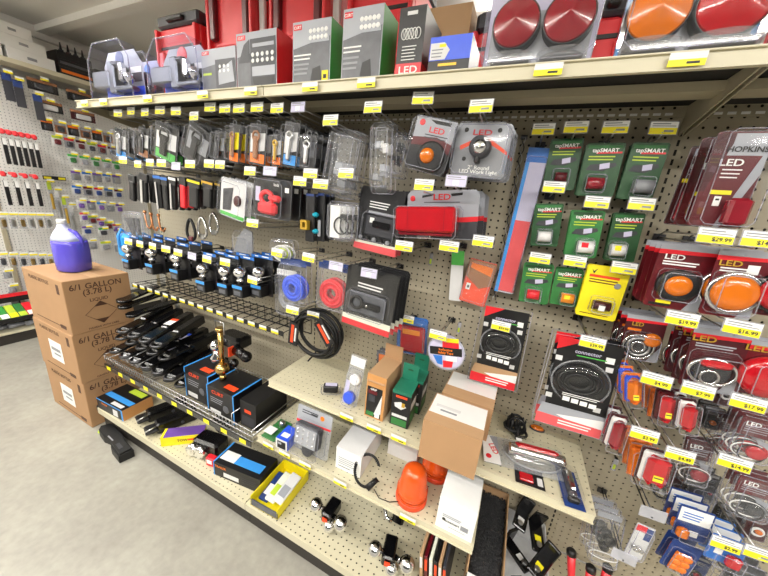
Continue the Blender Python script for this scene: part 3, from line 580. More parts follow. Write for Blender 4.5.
# small loose hangers on the open board
p = P('tail_light_bag', 'blue edged bag with red rectangular tail light on the open pegboard', 'light pack', (-0.3402,0.9609,0.136,0.1723,0.0779,-0.06))
p.card('blue_mid'); p.box(.15, .22, .95, .9, .001, .02, 'red_lens', 'lens', .008); p.box(.25, .3, .8, .42, .02, .023, 'amber', 'light_bar'); p.bubble(.02, .05, .99, .99, .026, 'clear_bag', 'clear_pouch', .86)
p = P('tape_tin_pack', 'round clear pack with black yellow and red label on bare pegboard', 'tape pack', (-0.1622,1.004,0.1301,0.1486,0.1751,-0.2))
p.disc(.5, .5, p.w * .5, .012, 'lavender', 'tape_coil', .0005, dome=.05); p.ring(.5, .5, p.w * .5, .005, 'clear_milky', .008, 'case_rim'); p.box(.06, .36, .94, .56, .012, .0135, 'black_card', 'label_band'); p.box(.42, .14, .86, .36, .012, .0133, 'red', 'label_band'); p.box(.5, .12, .86, .22, .013, .0142, 'yellow', 'label_band'); p.text('Reflective', .5, .42, .0125, 'orange', .0145); p.text('Safety Tape', .5, .5, .0115, 'orange', .0145); p.poly('blue_mid', [(.14, .58), (.4, .58), (.4, .82), (.26, .8)], .0135); p.poly('red', [(.42, .7), (.7, .7), (.66, .86), (.42, .88)], .0135); p.panel('white', .5, .58, .8, .7, .0137, 'barcode')
p = P('glove_card', 'white and green header card hung beside the orange pouch', 'parts bag', (-0.1962,1.249,0.0465,0.1959,0.0855,-0.05))
p.card('off_white'); p.panel('green_bright', .0, .0, 1, .28)
p = P('orange_pouch', 'orange and red printed pouch hung beside the white and green card', 'parts bag', (-0.1144,1.241,0.0981,0.1692,-0.1017,-0.06))
p.card('orange_red'); p.poly('skin_brown', [(0, .02), (1, .02), (1, .5), (.6, .62), (0, .4)], .0012, 'photo_print'); p.poly('orange', [(.1, .08), (.9, .1), (.9, .3), (.1, .2)], .0016, 'photo_print'); p.panel('white', .12, .55, .28, .7, .0016, 'label_sticker'); p.panel('charcoal', .17, .6, .24, .66, .002, 'sticker_mark'); p.bubble(0, 0, 1, 1, .014, 'clear_bag', 'clear_pouch', .85)
for pos, w_, Yh in (((-0.3388,1.367), 'the red foot black card', -.28), ((-0.198,1.385), 'the empty spot under the red light', -.26), ((-0.1004,1.414), 'the orange pouch', -.26), ((-0.3574,1.047), 'the red tail light bag', -.1), ((-0.1934,1.076), 'the round tape pack', -.24)):
    hook((pos[0], Yh, pos[1]), 'steel hook with yellow price ticket for ' + w_)
for i, pos in enumerate(((-0.3157,1.291), (-0.1582,1.028), (0.4733,0.654))):
    o = box('empty_ticket_sleeve', (0, 0, 0), (.014, .002, .05), 'holder'); o.location = (pos[0], -.012, pos[1]); B().box((0, -.0015, -.008), (.008, .001, .02)).build('yellow_slip', 'lime', o); B().box((0, .006, .024), (.008, .010, .004)).build('clip', 'dark_steel', o)
    tag(o, 'tiny clear ticket sleeve clipped on the pegboard ' + ('under the red light', 'above the round tape pack', 'below the white rimmed red light')[i], 'ticket sleeve')

# ---------------------------------------------------------------- light packs on the open part of the middle bay
p = P('led_light_card', 'white LED card with large red rectangular trailer light', 'light pack', (-0.2523,1.474,0.2351,0.1544,0.0892,-0.2))
p.card('silver_card'); p.poly('charcoal', [(0, .7), (1, .62), (1, .98), (0, .98)], .001); p.poly('red', [(.6, .56), (1, .52), (1, .62), (.6, .66)], .0014); p.text('LED', .5, .14, .026, 'red', .0018, 1.3); p.disc(.08, .16, .009, .0016, 'red', 'brand_seal'); p.lines(.25, .75, .24, 1, 'charcoal')
p.poly('black', [(.22, .1), (.36, .07), (.36, .11), (.22, .15)], .0012, 'hang_slot'); p.poly('black', [(.62, .07), (.78, .05), (.78, .1), (.64, .12)], .0012, 'hang_slot')
p.box(-.06, .34, .76, .84, .004, .075, 'red_lens', 'lens', .006); p.box(-.04, .84, .72, .92, .004, .06, 'red_lens_dark', 'lens_base', .004); p.box(.22, .86, .42, .98, .01, .05, 'chrome', 'mount_bracket', .003); p.bubble(-.08, .32, .8, .97, .082, 'clear', 'clear_bubble', .97)
for u in (.12, .62): p.box(u, .35, u + .006, .83, .074, .0765, 'red_lens_dark', 'lens_rib')
p.copies(2, .085, .006)
p = P('led_light_card', 'dark LED clamshell with round amber marker light', 'light pack', (-0.3016,1.673,0.13,0.1506,-0.1808,-0.25))
p.card('black_card'); p.poly('silver_card', [(.02, .02), (.98, .02), (.98, .42), (.6, .34), (.02, .4)], .001); p.poly('red_dark', [(.02, .4), (.6, .34), (.98, .42), (.98, .6), (.5, .5), (.02, .55)], .0012); p.text('LED', .56, .23, .022, 'red', .0018, 1.3); p.lines(.3, .85, .32, 2, 'charcoal', .05, .018); p.disc(.17, .12, .009, .0016, 'red', 'brand_seal')
p.poly('black', [(.35, .05), (.85, .05), (.85, .11), (.5, .11)], .0016, 'hang_slot'); p.disc(.6, .7, .042, .014, 'rubber', 'gasket', sx=1.0, dome=.1); p.disc(.52, .7, .022, .026, 'amber_lens'); p.bubble(0, .02, 1, 1, .04, 'clear', 'clamshell', .9); p.copies(1, .045)
p = P('work_light_card', 'grey clamshell with round LED work light', 'light pack', (-0.1577,1.666,0.1552,0.1453,-0.0229,-0.22))
p.card('silver_card'); p.poly('grey', [(.02, .45), (.98, .45), (.98, .98), (.02, .98)], .0008); p.poly('orange_red', [(.1, .42), (.4, .26), (.62, .26), (.98, .5), (.98, .56), (.6, .34), (.4, .34), (.12, .5)], .0012); p.text('LED', .48, .17, .02, 'red', .0018, 1.6); p.text('2" Round\nLED Work Light', .52, .86, .015, 'white', .0022, 1.1)
for u, v in ((.18, .12), (.78, .12), (.22, .66)): p.disc(u, v, .006, .002, 'black', 'hang_hole')
p.box(.44, .6, .54, .76, .002, .03, 'black', 'bracket', .004); p.disc(.5, .45, .030, .034, 'charcoal', 'lamp_body', dome=.2); p.disc(.5, .45, .022, .038, 'chrome', 'lamp_face', .03); p.disc(.5, .45, .008, .040, 'foam', 'led'); p.bubble(0, .02, 1, 1, .045, 'clear', 'clamshell', .93); p.copies(2, .05, .004)
def poly_bag(label, R, fill, head=None, n=0, dy=.02, group=None):
    p = P('parts_bag', label, 'parts bag', R)
    if head: p.panel(head, .02, 0, .98, .14, .002, 'header_card')
    for k in range(7):
        u, v = .2 + random.random() * .6, .28 + random.random() * .55
        o = p.box(u - .14, v - .05, u + .14, v + .05, .002 + .002 * k, .006 + .002 * k, fill[k % len(fill)], 'part_inside', .002); o.rotation_euler = (0, 0, 0)
    p.bubble(0, .02, 1, 1, .026, 'clear_bag', 'clear_pouch', .8)
    if n: p.copies(n, dy)
    return p
poly_bag('large clear plastic bag of grey fittings beside ticketed tool packs', ((-0.6136,1.611,0.1182,0.2263,-0.163,-0.25)), ['off_white', 'grey', 'silver_card'], None, 2, .03)
poly_bag('narrow clear plastic bag with blue ticket in front', ((-0.4596,1.633,0.0722,0.2196,0.0744,-0.25)), ['off_white', 'silver_card', 'grey'], None, 1, .03)
poly_bag('dark bag of black wiring behind the amber clamshell', ((-0.4336,1.657,0.0542,0.1469,-0.0449,-0.16)), ['black', 'charcoal', 'rubber'], None, 1, .03)
poly_bag('flat clear bag with black parts under narrow bag', ((-0.5008,1.476,0.2076,0.1224,0.0605,-0.1)), ['black', 'charcoal', 'grey'], 'charcoal', 1, .03)
p = P('wiring_kit_card', 'black clamshell card of trailer wiring with red foot band', 'wiring kit', (-0.4763,1.429,0.1749,0.2267,-0.0821,-0.2))
p.card('black_card'); p.lines(.25, .7, .22, 3, 'white', .04, .016); p.poly('silver_card', [(.25, .36), (.9, .36), (.9, .4), (.25, .4)], .0012); p.box(.22, .42, .9, .74, .001, .006, 'charcoal', 'tray', .003); p.box(.4, .5, .8, .6, .006, .016, 'black_gloss', 'connector', .003); p.panel('white', .32, .46, .42, .54, .0075, 'label_sticker')
for k in range(5): p.disc(.15 + .16 * k, .8, .008, .012, ('grey', 'black')[k % 2], 'terminal')
p.poly('pink_red', [(0, .9), (1, .88), (1, 1), (0, 1)], .0014); p.poly('foam', [(.02, .86), (1, .84), (1, .9), (.02, .92)], .0012); p.bubble(.14, .36, .96, .84, .022, 'clear', 'clear_bubble', .9); p.copies(2, .03)
p = P('wiring_kit_card', 'white wire bag stack left of the black wiring card', 'parts bag', (-0.6059,1.415,0.1008,0.1373,0.007,-0.25)); p.t['label'] = 'clear bag with white paper and black wire beside the wiring card'
p.panel('white', .08, .1, .5, .95, .002, 'paper_insert'); p.ring(.6, .6, .03, .003, 'rubber', .008, 'lead_wire'); p.box(.55, .3, .85, .45, .002, .014, 'black', 'plug', .003); p.bubble(0, 0, 1, 1, .02, 'clear_bag', 'clear_pouch', .85); p.label = p.t['label']; p.copies(3, .028, .004)
p = P('jumper_kit_card', 'black clamshell with grey ring connector tray and pale red foot', 'wiring kit', (-0.4558,1.151,0.2003,0.2332,-0.0641,-0.27))
p.card('black_card'); p.lines(.25, .75, .26, 2, 'white', .05, .022); p.box(.12, .4, .86, .74, .001, .01, 'photo_grey', 'tray', .004); p.ring(.3, .56, .022, .006, 'black', .016, 'ring_connector'); p.box(.42, .52, .78, .62, .01, .02, 'black', 'cable_end', .004); p.disc(.52, .57, .006, .024, 'chrome', 'bolt')
p.poly('foam', [(.0, .82), (1, .8), (1, .92), (0, .93)], .0012); p.poly('red', [(0, .9), (1, .9), (1, 1), (0, 1)], .0014); p.bubble(.08, .36, .92, .8, .026, 'clear', 'clear_bubble', .92); p.poly('clear', [(-.03, 0), (1.03, 0), (1.03, 1), (-.03, 1)], .002, 'clear_sheet'); p.copies(3, .03, .004)
def coil_bag(label, R, col, head='blue_dark', n=0):
    p = P('coiled_hose_bag', label, 'hose bag', R); p.panel(head, 0, 0, 1, .13, .004, 'header_card')
    rr = p.w * .38
    for k in range(4): p.ring(.5, .62, rr * (1 - .17 * k), .0065, col, .007 + .005 * (k % 2), 'coil_loop', 1, min(1.0, p.h * .33 / rr))
    p.bubble(0, .02, 1, 1, .026, 'clear_bag', 'clear_pouch', .86)
    if n: p.copies(n, .03)
coil_bag('clear bag with coiled bright blue hose', (-0.7978,1.15,0.1285,0.1887,0.0402,-0.27), 'blue_royal', n=1)
coil_bag('clear bag with coiled bright red hose', (-0.6376,1.151,0.1437,0.193,-0.0077,-0.225), 'red', n=1)
coil_bag('clear bag with coiled transparent hose behind the blue one', (-0.8928,1.067,0.111,0.2154,0.0284,-0.2), 'clear_milky', 'off_white')
p = P('fan_pack', 'clear pack with silver fan shaped cable next to blue hose bag', 'parts bag', (-0.885,1.263,0.1164,0.0943,0.0043,-0.24))
for k in range(5): p.ring(.5, .6, .012 + .007 * k, .0025, ('steel', 'white', 'lime')[k % 3], .006, 'cable_loop', 1.2, .8)
p.bubble(0, 0, 1, 1, .02, 'clear', 'clear_bubble', .85); p.copies(1, .025)
# black cable coil with printed sleeves
cp = (-0.7519,-0.17,0.8971)
t = thing('trailer_cable', 'thick coil of black trailer cable with red and white printed sleeves', 'cable', cp)
for k in range(7):
    rr = .098 + .009 * (k % 4); B().torus((0.003 * math.sin(k * 2), -.034 + .011 * k, .003 * math.cos(k * 3)), rr, .0068, 34, 7, 0, 'y', 1.02, .9).build('cable_loop', 'rubber', t)
for (a, ln, yy) in ((PI * 1.02, .11, -.05), (PI * .18, .115, -.05)):
    c_ = (.09 * math.cos(a), yy, .082 * math.sin(a)); o = B().box((0, 0, 0), (.05, .006, ln)).build('printed_sleeve', 'black_card', t); o.location = c_; o.rotation_euler = (0, .1 if a > 2 else -.65, 0)
    B().box((-.005, -.0035, 0), (.014, .001, ln * .8)).build('red_print', 'orange_red', o); B().box((.012, -.0035, 0), (.008, .001, ln * .6)).build('white_print', 'off_white', o)
B().tube([(.0, 0, -.08), (-.004, .0, -.1), (-.03, -.02, -.14)], .004, 6).build('cable_tail', 'rubber', t)
hook((cp[0], -.2, cp[2] + .10), 'black peg hook carrying the coil of black trailer cable', 'yellow', drop=.02, mat='dark_steel')

# ---------------------------------------------------------------- tool packs in two rows on the far bay
def tool_pack(label, R, front, tool='black', accent=None, n=4, dy=.034, card='black_card', dy2=.024):
    p = P('tool_pack', label, 'tool pack', R); p.card(card, .001)
    p.poly(front, [(.08, .25), (.92, .2), (.92, .62), (.08, .7)], .0009)
    if accent: p.panel(accent, .08, .72, .92, .95, .0011)
    p.box(.34, .3, .6, .85, .002, .014, tool, 'tool', .004); p.ring(.5, .3, p.w * .18, .004, tool, .01, 'tool_head')
    p.bubble(.02, .03, .98, .99, dy2, 'clear', 'clear_bubble', .86); p.ring(.5, -.02, .009, .0015, 'clear_milky', .001, 'hang_loop')
    if n: p.copies(n, dy)
    return p
Y1 = -.27
tool_pack('white and blue plier pack at the start of the row', (-1.903,1.652,0.0979,0.1405,-0.2088,-0.27), 'off_white', 'steel', 'blue_light')
tool_pack('slim dark tool pack with grey blade', (-1.811,1.655,0.0546,0.1289,-0.1961,-0.27), 'grey', 'black')
tool_pack('white and tan tool pack with dark handle', (-1.71,1.66,0.0832,0.1345,-0.2466,-0.27), 'off_white', 'black', 'skin_brown')
tool_pack('large green and white glove style pack with black tool', (-1.54,1.661,0.1681,0.1604,-0.2731,-0.27), 'off_white', 'black_gloss', 'green_bright', 4)
tool_pack('wide clear pack with black coiled tool', (-1.329,1.653,0.151,0.1606,-0.4701,-0.27), 'grey', 'rubber', None, 4)
tool_pack('small grey tool pack beside the coiled tool', (-1.191,1.654,0.0614,0.114,-0.1783,-0.27), 'grey', 'charcoal')
tool_pack('orange carded tool pack with yellow photo', (-1.105,1.664,0.057,0.1445,-0.1281,-0.27), 'yellow', 'skin_brown', 'orange')
tool_pack('white and tan carded tool pack with disc', (-0.9797,1.662,0.0879,0.1452,-0.1122,-0.27), 'off_white', 'skin_brown', 'orange')
tool_pack('slim orange footed tool pack', (-0.8847,1.645,0.0462,0.1118,-0.057,-0.27), 'off_white', 'gold', 'orange')
tool_pack('white and bright blue ring tool pack', (-0.8187,1.663,0.068,0.1508,-0.1198,-0.27), 'off_white', 'steel', 'blue_light')
tool_pack('dark smoked pack with grey ring tool', (-0.7406,1.641,0.0676,0.1152,-0.0893,-0.27), 'photo_grey', 'steel')
# second row
def strip_tool(label, R, col, band=None, n=2, chrome=False):
    n = 4 if n > 1 else n
    p = P('hand_tool', label, 'hand tool', R); p.box(.08, .03, .92, .3, .0, .012, 'black_card', 'holder_card', .002)
    if band: p.panel(band, .05, .06, .95, .14, .0125, 'printed_band')
    p.box(.2, .26, .8, 1, -.004, .014, col, 'grip', .004)
    if chrome: p.box(.36, .24, .6, 1.04, .014, .02, 'chrome', 'blade', .002)
    if n: p.copies(n, .035)
    return p
strip_tool('black rounded tool in clear sleeve next to the white wall goods', (-1.859,1.448,0.0678,0.1338,-0.1656,-0.26), 'black')
strip_tool('chrome edged black tool hung by the green pack', (-1.759,1.455,0.0823,0.1431,-0.154,-0.26), 'black', None, 2, True)
strip_tool('black tool with blue band, longer of the blue banded ones', (-1.639,1.446,0.0618,0.162,-0.0106,-0.26), 'rubber', 'blue_mid', 2, True)
strip_tool('black tool with blue band in front of copper hooks', (-1.587,1.442,0.0552,0.1604,-0.0481,-0.26), 'rubber', 'blue_mid', 2)
strip_tool('black tool with white print beside the red handled one', (-1.528,1.45,0.0579,0.1474,-0.1,-0.26), 'black', 'white', 2, True)
strip_tool('bright red handled tool among black tools', (-1.454,1.454,0.0542,0.143,-0.0819,-0.26), 'red', None, 1)
strip_tool('black tool with yellow sticker beside the dark pouch', (-1.378,1.455,0.0945,0.1257,-0.1247,-0.26), 'black', 'yellow', 2)
strip_tool('black handled tool with yellow grip block', (-1.286,1.46,0.0798,0.1161,-0.1205,-0.26), 'black', 'gold', 2)
p = P('tool_pack', 'white and green pouch with dark oval lens', 'tool pack', (-1.128,1.449,0.147,0.1592,-0.162,-0.27))
p.card('off_white'); p.panel('green_bright', .02, .88, .98, .98); p.disc(.72, .5, .022, .014, 'maroon', 'dark_lens', sx=.8); p.poly('charcoal', [(.1, .3), (.5, .2), (.45, .8), (.12, .85)], .001); p.bubble(0, .02, 1, 1, .024, 'clear', 'clear_bubble', .85); p.copies(2, .03)
p = P('coupler_lock_pack', 'dark clamshell with bright red coupler lock', 'lock pack', (-0.9096,1.47,0.1946,0.1505,-0.0622,-0.27))
p.card('black_card'); p.panel('lavender', .05, .25, .18, .62); p.text('lock', .6, .15, .016, 'white'); p.panel('white', .82, .18, .92, .3, .0012, 'label_sticker'); p.ring(.46, .5, .026, .009, 'red_plastic', .02, 'shackle', 1.1, .9); p.box(.26, .6, .72, .9, .004, .036, 'red_plastic', 'lock_body', .01); p.box(.5, .4, .8, .56, .004, .03, 'red_plastic', 'lock_arm', .008); p.bubble(.02, .02, .98, .98, .045, 'clear', 'clamshell', .93); p.copies(2, .05, .003)
for lb, R in (('black hanging strap card with brass clip', (-0.7365,1.414,0.0405,0.1791,-0.0016,-0.25)), ('black hanging strap card with teal knobs', (-0.7003,1.419,0.0329,0.1802,0.0135,-0.23))):
    p = P('strap_card', lb, 'strap', R); p.box(0, 0, 1, 1, 0, .008, 'black_card', 'card', .002); p.panel('blue_dark', .05, .01, .95, .06, .009)
    if 'brass' in lb:
        for q in ((.1, .55, .9, .6), (.1, .7, .9, .75), (.1, .55, .35, .75), (.65, .55, .9, .75)): p.box(q[0] - .3, q[1], q[2] - .3, q[3], .009, .03, 'gold', 'clip_bar', .002)
    else:
        for v in (.4, .74): p.box(-.3, v, .4, v + .1, .009, .032, 'teal', 'knob', .006)
        p.box(.2, .55, .6, .9, .009, .016, 'silver_card', 'buckle', .003)
    p.copies(2, .03)
# shiny clevis rings and copper hooks on the board
for i, (k, col) in enumerate((( (-1.438,1.293), 'chrome'), ((-1.495,1.276), 'rubber'), ((-1.407,1.316), 'chrome'))):
    t = thing('clevis_ring', ('chrome teardrop clevis link hung behind the hitch balls', 'black teardrop strap loop with red label behind the hitch balls', 'small chrome clevis link close to the pegboard')[i], 'clevis', (k[0], (-.2, -.22, -.16)[i], k[1]))
    B().tube([(.03 * math.sin(a) * (1 - .35 * math.cos(a)), 0, .05 * math.cos(a)) for a in [2 * PI * j / 24 for j in range(24)]], .007, 7, 0, True).build('loop', col, t)
    B().box((0, -.002, -.045), (.03, .012, .025), 0, .003).build('bolt_block', 'red_dark' if i == 1 else 'steel', t)
for i, k in enumerate(((-1.869,1.276), (-1.852,1.266), (-1.822,1.264))):
    o = B().tube([(0, 0, .05), (0, 0, 0), (.012, 0, -.03), (.035, 0, -.035), (.05, 0, -.015)], .005, 7).build('pull_hook', 'copper'); o.location = (k[0], (-.22, -.2, -.18)[i], k[1]); B().ball((0, 0, .05), .009).build('hook_eye', 'copper', o)
    tag(o, 'bent copper coloured pull hook above the hitch ball row', 'hook', 'copper pull hooks')
p = P('parts_bag', 'clear bag with dark triangular blade above the blue jug', 'parts bag', (-1.909,1.256,0.1598,0.1297,0.0179,-0.26)); p.poly('black', [(.05, .25), (.6, .25), (.6, .95), (.4, .95)], .006, 'blade', .002); p.bubble(0, 0, 1, 1, .016, 'clear_bag', 'clear_pouch', .85); p.copies(1, .025)
p = P('shrink_fin_pack', 'tall smoky grey fin shaped pouch behind the hitch balls', 'parts bag', (-1.206,1.216,0.1368,0.2056,-0.0421,-0.16))
p.poly('grey', [(.0, .98), (.05, .6), (.25, .25), (.6, .0), (.95, .05), (1, .98)], .004, 'fin_back', .0); p.poly('charcoal', [(.02, .98), (.05, .62), (1, .62), (1, .98)], .006, 'fin_foot', .0045); p.bubble(.0, .1, 1, 1, .02, 'clear_bag', 'clear_pouch', .7)

# hitch balls on black cards
HB = [((-1.958,-0.27,1.107)), ((-1.74,-0.27,1.118)), ((-1.533,-0.27,1.124)), ((-1.339,-0.27,1.104)), ((-1.188,-0.27,1.119)), ((-1.104,-0.26,1.125)), ((-1.035,-0.22,1.133))]
names = ('nearest the blue jug', 'beside the clear bagged ball', 'with blue foot box', 'before the smoky fin pouch', 'under the smoky fin pouch', 'with bright blue tie', 'at the end of the row')
for i, q in enumerate(HB):
    def make():
        t = thing('hitch_ball_pack', 'chrome hitch ball on black card ' + names[i], 'hitch ball', q)
        B().box((.012, .021, -.01), (.085, .002, .19)).build('card', 'black_card', t)
        B().box((.012, .0195, .076), (.085, .001, .014)).build('blue_band', 'blue_mid', t); B().box((.012, .019, .077), (.04, .001, .005)).build('print_strip', 'white', t)
        B().lathe([(.012, -.052), (.012, -.03), (.018, -.028), (.0185, -.022), (.012, -.018), (.014, -.013), (.023, -.006), (.029, .007), (.029, .014), (.025, .026), (.014, .033), (.007, .035)], (0, -.01, 0), 18).build('ball', 'chrome', t)
        B().box((.004, -.008, -.073), (.06, .05, .055), 0, .003).build('foot_box', 'black_card', t); B().box((.004, -.0335, -.052), (.06, .001, .014)).build('blue_stripe', 'blue_light', t); B().box((.004, -.0335, -.08), (.04, .001, .02)).build('foot_print', 'photo_grey', t)
        return t
    t = make()
    for k in range(1, 3):
        c = copy_tree(t); c.location = Vector(q) + Vector((random.uniform(-.003, .003), .062 * k, 0)); c['label'] = 'chrome hitch ball pack behind the one ' + names[i]; c['group'] = 'hitch balls behind the one ' + names[i]

# tickets of the far bay
hooks([(-1.829,1.782), (-1.722,1.788), (-1.617,1.781), (-1.508,1.786), (-1.402,1.78), (-1.291,1.759), (-1.193,1.788), (-1.111,1.782), (-1.037,1.78), (-0.947,1.781), (-0.8536,1.775), (-0.6294,1.734)],
      'steel peg hook with yellow ticket in the row right under the top shelf', 'tool pack hooks under the top shelf', -.3)
hooks([(-0.7619,1.776)], 'steel peg hook with pale blue ticket above the smoked ring tool pack', None, -.3, 'blue')
hooks([(-0.4785,1.767)], 'steel peg hook with yellow ticket over the narrow clear bag', None, -.3)
hooks([(-0.3237,1.785)], 'steel peg hook with yellow ticket over the amber marker clamshell', None, -.3)
hooks([(-0.1621,1.76)], 'steel peg hook with yellow ticket over the LED work light', None, -.3)
hooks([(-1.842,1.576), (-1.72,1.562), (-1.624,1.572), (-1.538,1.573), (-1.34,1.576), (-1.22,1.582), (-1.155,1.581)], 'steel peg hook with yellow ticket between the two tool pack rows', 'tool hooks of the second row', -.3)
hooks([(-1.436,1.564)], 'steel peg hook with pale blue ticket over the blue banded tools', None, -.3, 'blue')
hooks([(-0.9909,1.564)], 'steel peg hook with yellow ticket over the white and green pouch', None, -.3)
hooks([(-0.8895,1.568)], 'steel peg hook with pale blue ticket over the red coupler lock', None, -.3, 'blue')
hooks([(-0.7494,1.541), (-0.7046,1.569), (-0.6607,1.537)], 'steel peg hook with yellow ticket over the strap cards', 'tickets over the strap cards', -.3)
hooks([(-0.5606,1.577)], 'steel peg hook with yellow ticket in front of the large clear bag', None, -.3)
hooks([(-0.29,1.557)], 'steel peg hook with yellow ticket beside the red rectangular light', None, -.3)
hooks([(-0.2021,1.575)], 'steel peg hook with pale ticket above the red rectangular light', None, -.28, 'blue')
hooks([(-0.9859,1.368)], 'long steel hook with yellow ticket standing out below the red lock', None, -.3)
hooks([(-0.8586,1.268)], 'steel peg hook with yellow ticket over the silver fan pack', None, -.3)
hooks([(-0.7048,1.273)], 'steel peg hook with yellow ticket over the blue hose bag', None, -.3)
hooks([(-0.9957,1.129)], 'bare double hook with yellow ticket at the end of the hitch balls', None, -.3)
hooks([(-0.779,1.045)], 'steel peg hook with yellow ticket below the blue hose bag', None, -.3)
hooks([(-0.5819,1.261)], 'steel peg hook with pale blue ticket over the red hose bag', None, -.3, 'blue')
hooks([(-0.4475,1.26)], 'steel peg hook with pale blue ticket over the ring connector card', None, -.3, 'blue')
hooks([(-1.877,1.172), (-1.774,1.173), (-1.666,1.178), (-1.558,1.179), (-1.466,1.176), (-1.262,1.177), (-1.145,1.183)], 'black peg hook with yellow ticket in the hitch ball row', 'hitch ball hooks', -.31, mat='dark_steel')
hooks([(-1.365,1.175)], 'black peg hook with pale blue ticket in the hitch ball row', None, -.31, 'blue', mat='dark_steel')

# ---------------------------------------------------------------- boxed goods
def carton(name, label, cat, flb, dim, front, side=None, top=None, yaw=0.0, group=None):
    """box given by its front lower corner (x, y, z) and (width, depth, height); panels go on its front"""
    x, y, z = flb; w, d, h = dim; side = side or front; top = top or side
    p = P(name, label, cat, (x + w / 2, z + h / 2, w, h, 0, y), group, yaw); p.d = d
    b = B().box((0, d / 2, -h / 2), (w, d, h)); b.m = [1, 2, 0, 1, 1, 1]
    b.build('box_body', [front, side, top], p.t); return p
def on_top(p, mat, u0, e0, u1, e1, name='printed_panel', dz=.0006):
    """panel on the lid: u across, e from the front (0) to the back (1)"""
    B().box(((u0 + u1 - 1) / 2 * p.w, (e0 + e1) / 2 * p.d, dz), ((u1 - u0) * p.w, (e1 - e0) * p.d, .0006)).build(name, mat, p.t); return p
def on_side(p, mat, e0, v0, e1, v1, s=1, name='printed_panel'):
    B().box((s * (p.w / 2 + .0004), (e0 + e1) / 2 * p.d, -(v0 + v1) / 2 * p.h), (.0006, (e1 - e0) * p.d, (v1 - v0) * p.h)).build(name, mat, p.t); return p
SZ, MZ, DZ = SMZ + .0345, MDZ + .0345, .142
# --- small shelf
p = P('battery_pack', 'small black connector block in a clear tray lying on the small shelf', 'connector', ((-0.5906,-0.2841,0.704)[0], SZ + .03, .075, .04, 0, (-0.5906,-0.2841,0.704)[1]), yaw=.5)
p.box(.1, .2, .9, .95, -.035, 0, 'black_card', 'block', .004); p.box(.2, .18, .85, .2, -.03, -.008, 'lavender', 'printed_panel'); p.bubble(-.05, .3, 1.05, 1.3, .01, 'clear', 'tray', .9, -.02); B().box((0, .018, -.036), (.085, .075, .002)).build('tray_flange', 'clear', p.t)
p = P('cap_blister_pack', 'clear blister with blue cap and white cap leaning on the small shelf', 'cap pack', (-0.4921,0.7647,0.07,0.2222,-0.0613,-0.25), pitch=-.18); p.t.location.z += .03
p.card('clear_milky', .001); p.panel('off_white', .05, .03, .95, .2); p.disc(.62, .42, .022, .018, 'white', 'white_cap', n=20, dome=.1); p.disc(.5, .78, .024, .022, 'blue_royal', 'blue_cap', n=20, dome=.1); p.panel('lavender', .05, .5, .3, .95); p.bubble(.1, .25, .9, .97, .028)
p = P('small_pouch', 'small printed pouch with orange tip behind the open kraft box', 'parts bag', (-0.4301,0.8307,0.0871,0.0855,0.074,-0.1)); p.card('charcoal'); p.panel('orange', .1, .2, .5, .7); p.panel('blue_light', .55, .1, .9, .4); p.bubble(0, 0, 1, 1, .012, 'clear_bag', 'clear_pouch', .85); p.copies(1, .03)
q = (-0.4149,-0.3091,0.704)
p = carton('kraft_box', 'open kraft box with black and red printed front panel', 'box', (q[0], -.309, SZ), (.078, .15, .185), 'kraft', 'cardboard_light', 'cardboard_light')
p.panel('black_card', .06, .28, .86, .97); p.panel('red_dark', .12, .36, .6, .44, .0014); p.poly('off_white', [(.86, .4), (.86, .85), (.5, .9)], .0014); p.panel('charcoal', .16, .46, .5, .62, .0014); p.text('GRIP', .4, .33, .012, 'white', .0016); p.panel('white', .56, .86, .8, .96, .0016, 'label_sticker'); p.panel('green_mid', .1, .86, .5, .95, .0014)
B().box((0, .02, .0), (.07, .002, .045)).build('flap', 'cardboard', p.t).rotation_euler = (-.9, 0, 0); B().box((0, .15, .03), (.076, .002, .06)).build('flap', 'cardboard', p.t)
q = (-0.3122,-0.2992,0.704)
p = carton('green_box', 'green topped black box with hang tab and light picture', 'box', (q[0], -.299, SZ), (.072, .09, .148), 'black_card', 'black_card', 'green_teal', .04)
p.panel('green_teal', .0, .0, 1, .08); p.panel('orange_red', .2, .12, .8, .18, .0014); p.poly('off_white', [(.15, .35), (.5, .28), (.8, .4), (.55, .5), (.2, .45)], .0014, 'lamp_picture'); p.panel('gold', .55, .3, .72, .42, .0016); p.panel('off_white', .08, .66, .9, .74, .0014); p.panel('green_mid', .08, .78, .9, .97, .0014); on_side(p, 'off_white', .1, .3, .8, .5); on_side(p, 'green_mid', .1, .65, .9, .95)
B().box((0, .085, .035), (.06, .002, .07), 0).build('hang_tab', 'green_teal', p.t); B().box((0, .0835, .045), (.02, .001, .006)).build('hang_slot', 'green_dark', p.t)
c = copy_tree(p.t); c.location.y += .1; c.location.x += .012; c['label'] = 'green topped black box standing behind another like it'
p = carton('brown_carton', 'plain brown carton with white label over its lid, overhanging the small shelf', 'carton', (-.167, -.392, SZ), (.182, .16, .148), 'cardboard', 'cardboard', 'cardboard_light')
on_top(p, 'white', .02, .3, .99, .96, 'label'); on_top(p, 'off_white', .1, .52, .55, .62, 'fine_print', .0012); on_top(p, 'grey', .2, .42, .5, .47, 'fine_print', .0012)
c = carton('brown_carton', 'brown carton with white label standing behind the overhanging one', 'carton', (-.150, -.225, SZ), (.18, .17, .152), 'cardboard', 'cardboard', 'cardboard_light', -.02); on_top(c, 'white', .02, .35, .99, .98, 'label')
q = (0.1183,-0.1339,0.704)
t = thing('cable_bundle', 'tangled bundle of black cable clips on the small shelf', 'cable', (q[0], q[1] + .02, SZ))
for k in range(9): B().torus((random.uniform(-.02, .02), random.uniform(-.02, .02), .022 + random.uniform(0, .03)), .022 + .006 * random.random(), .005, 16, 6, 0, 'xyz'[k % 3]).build('cable_loop', 'rubber', t)
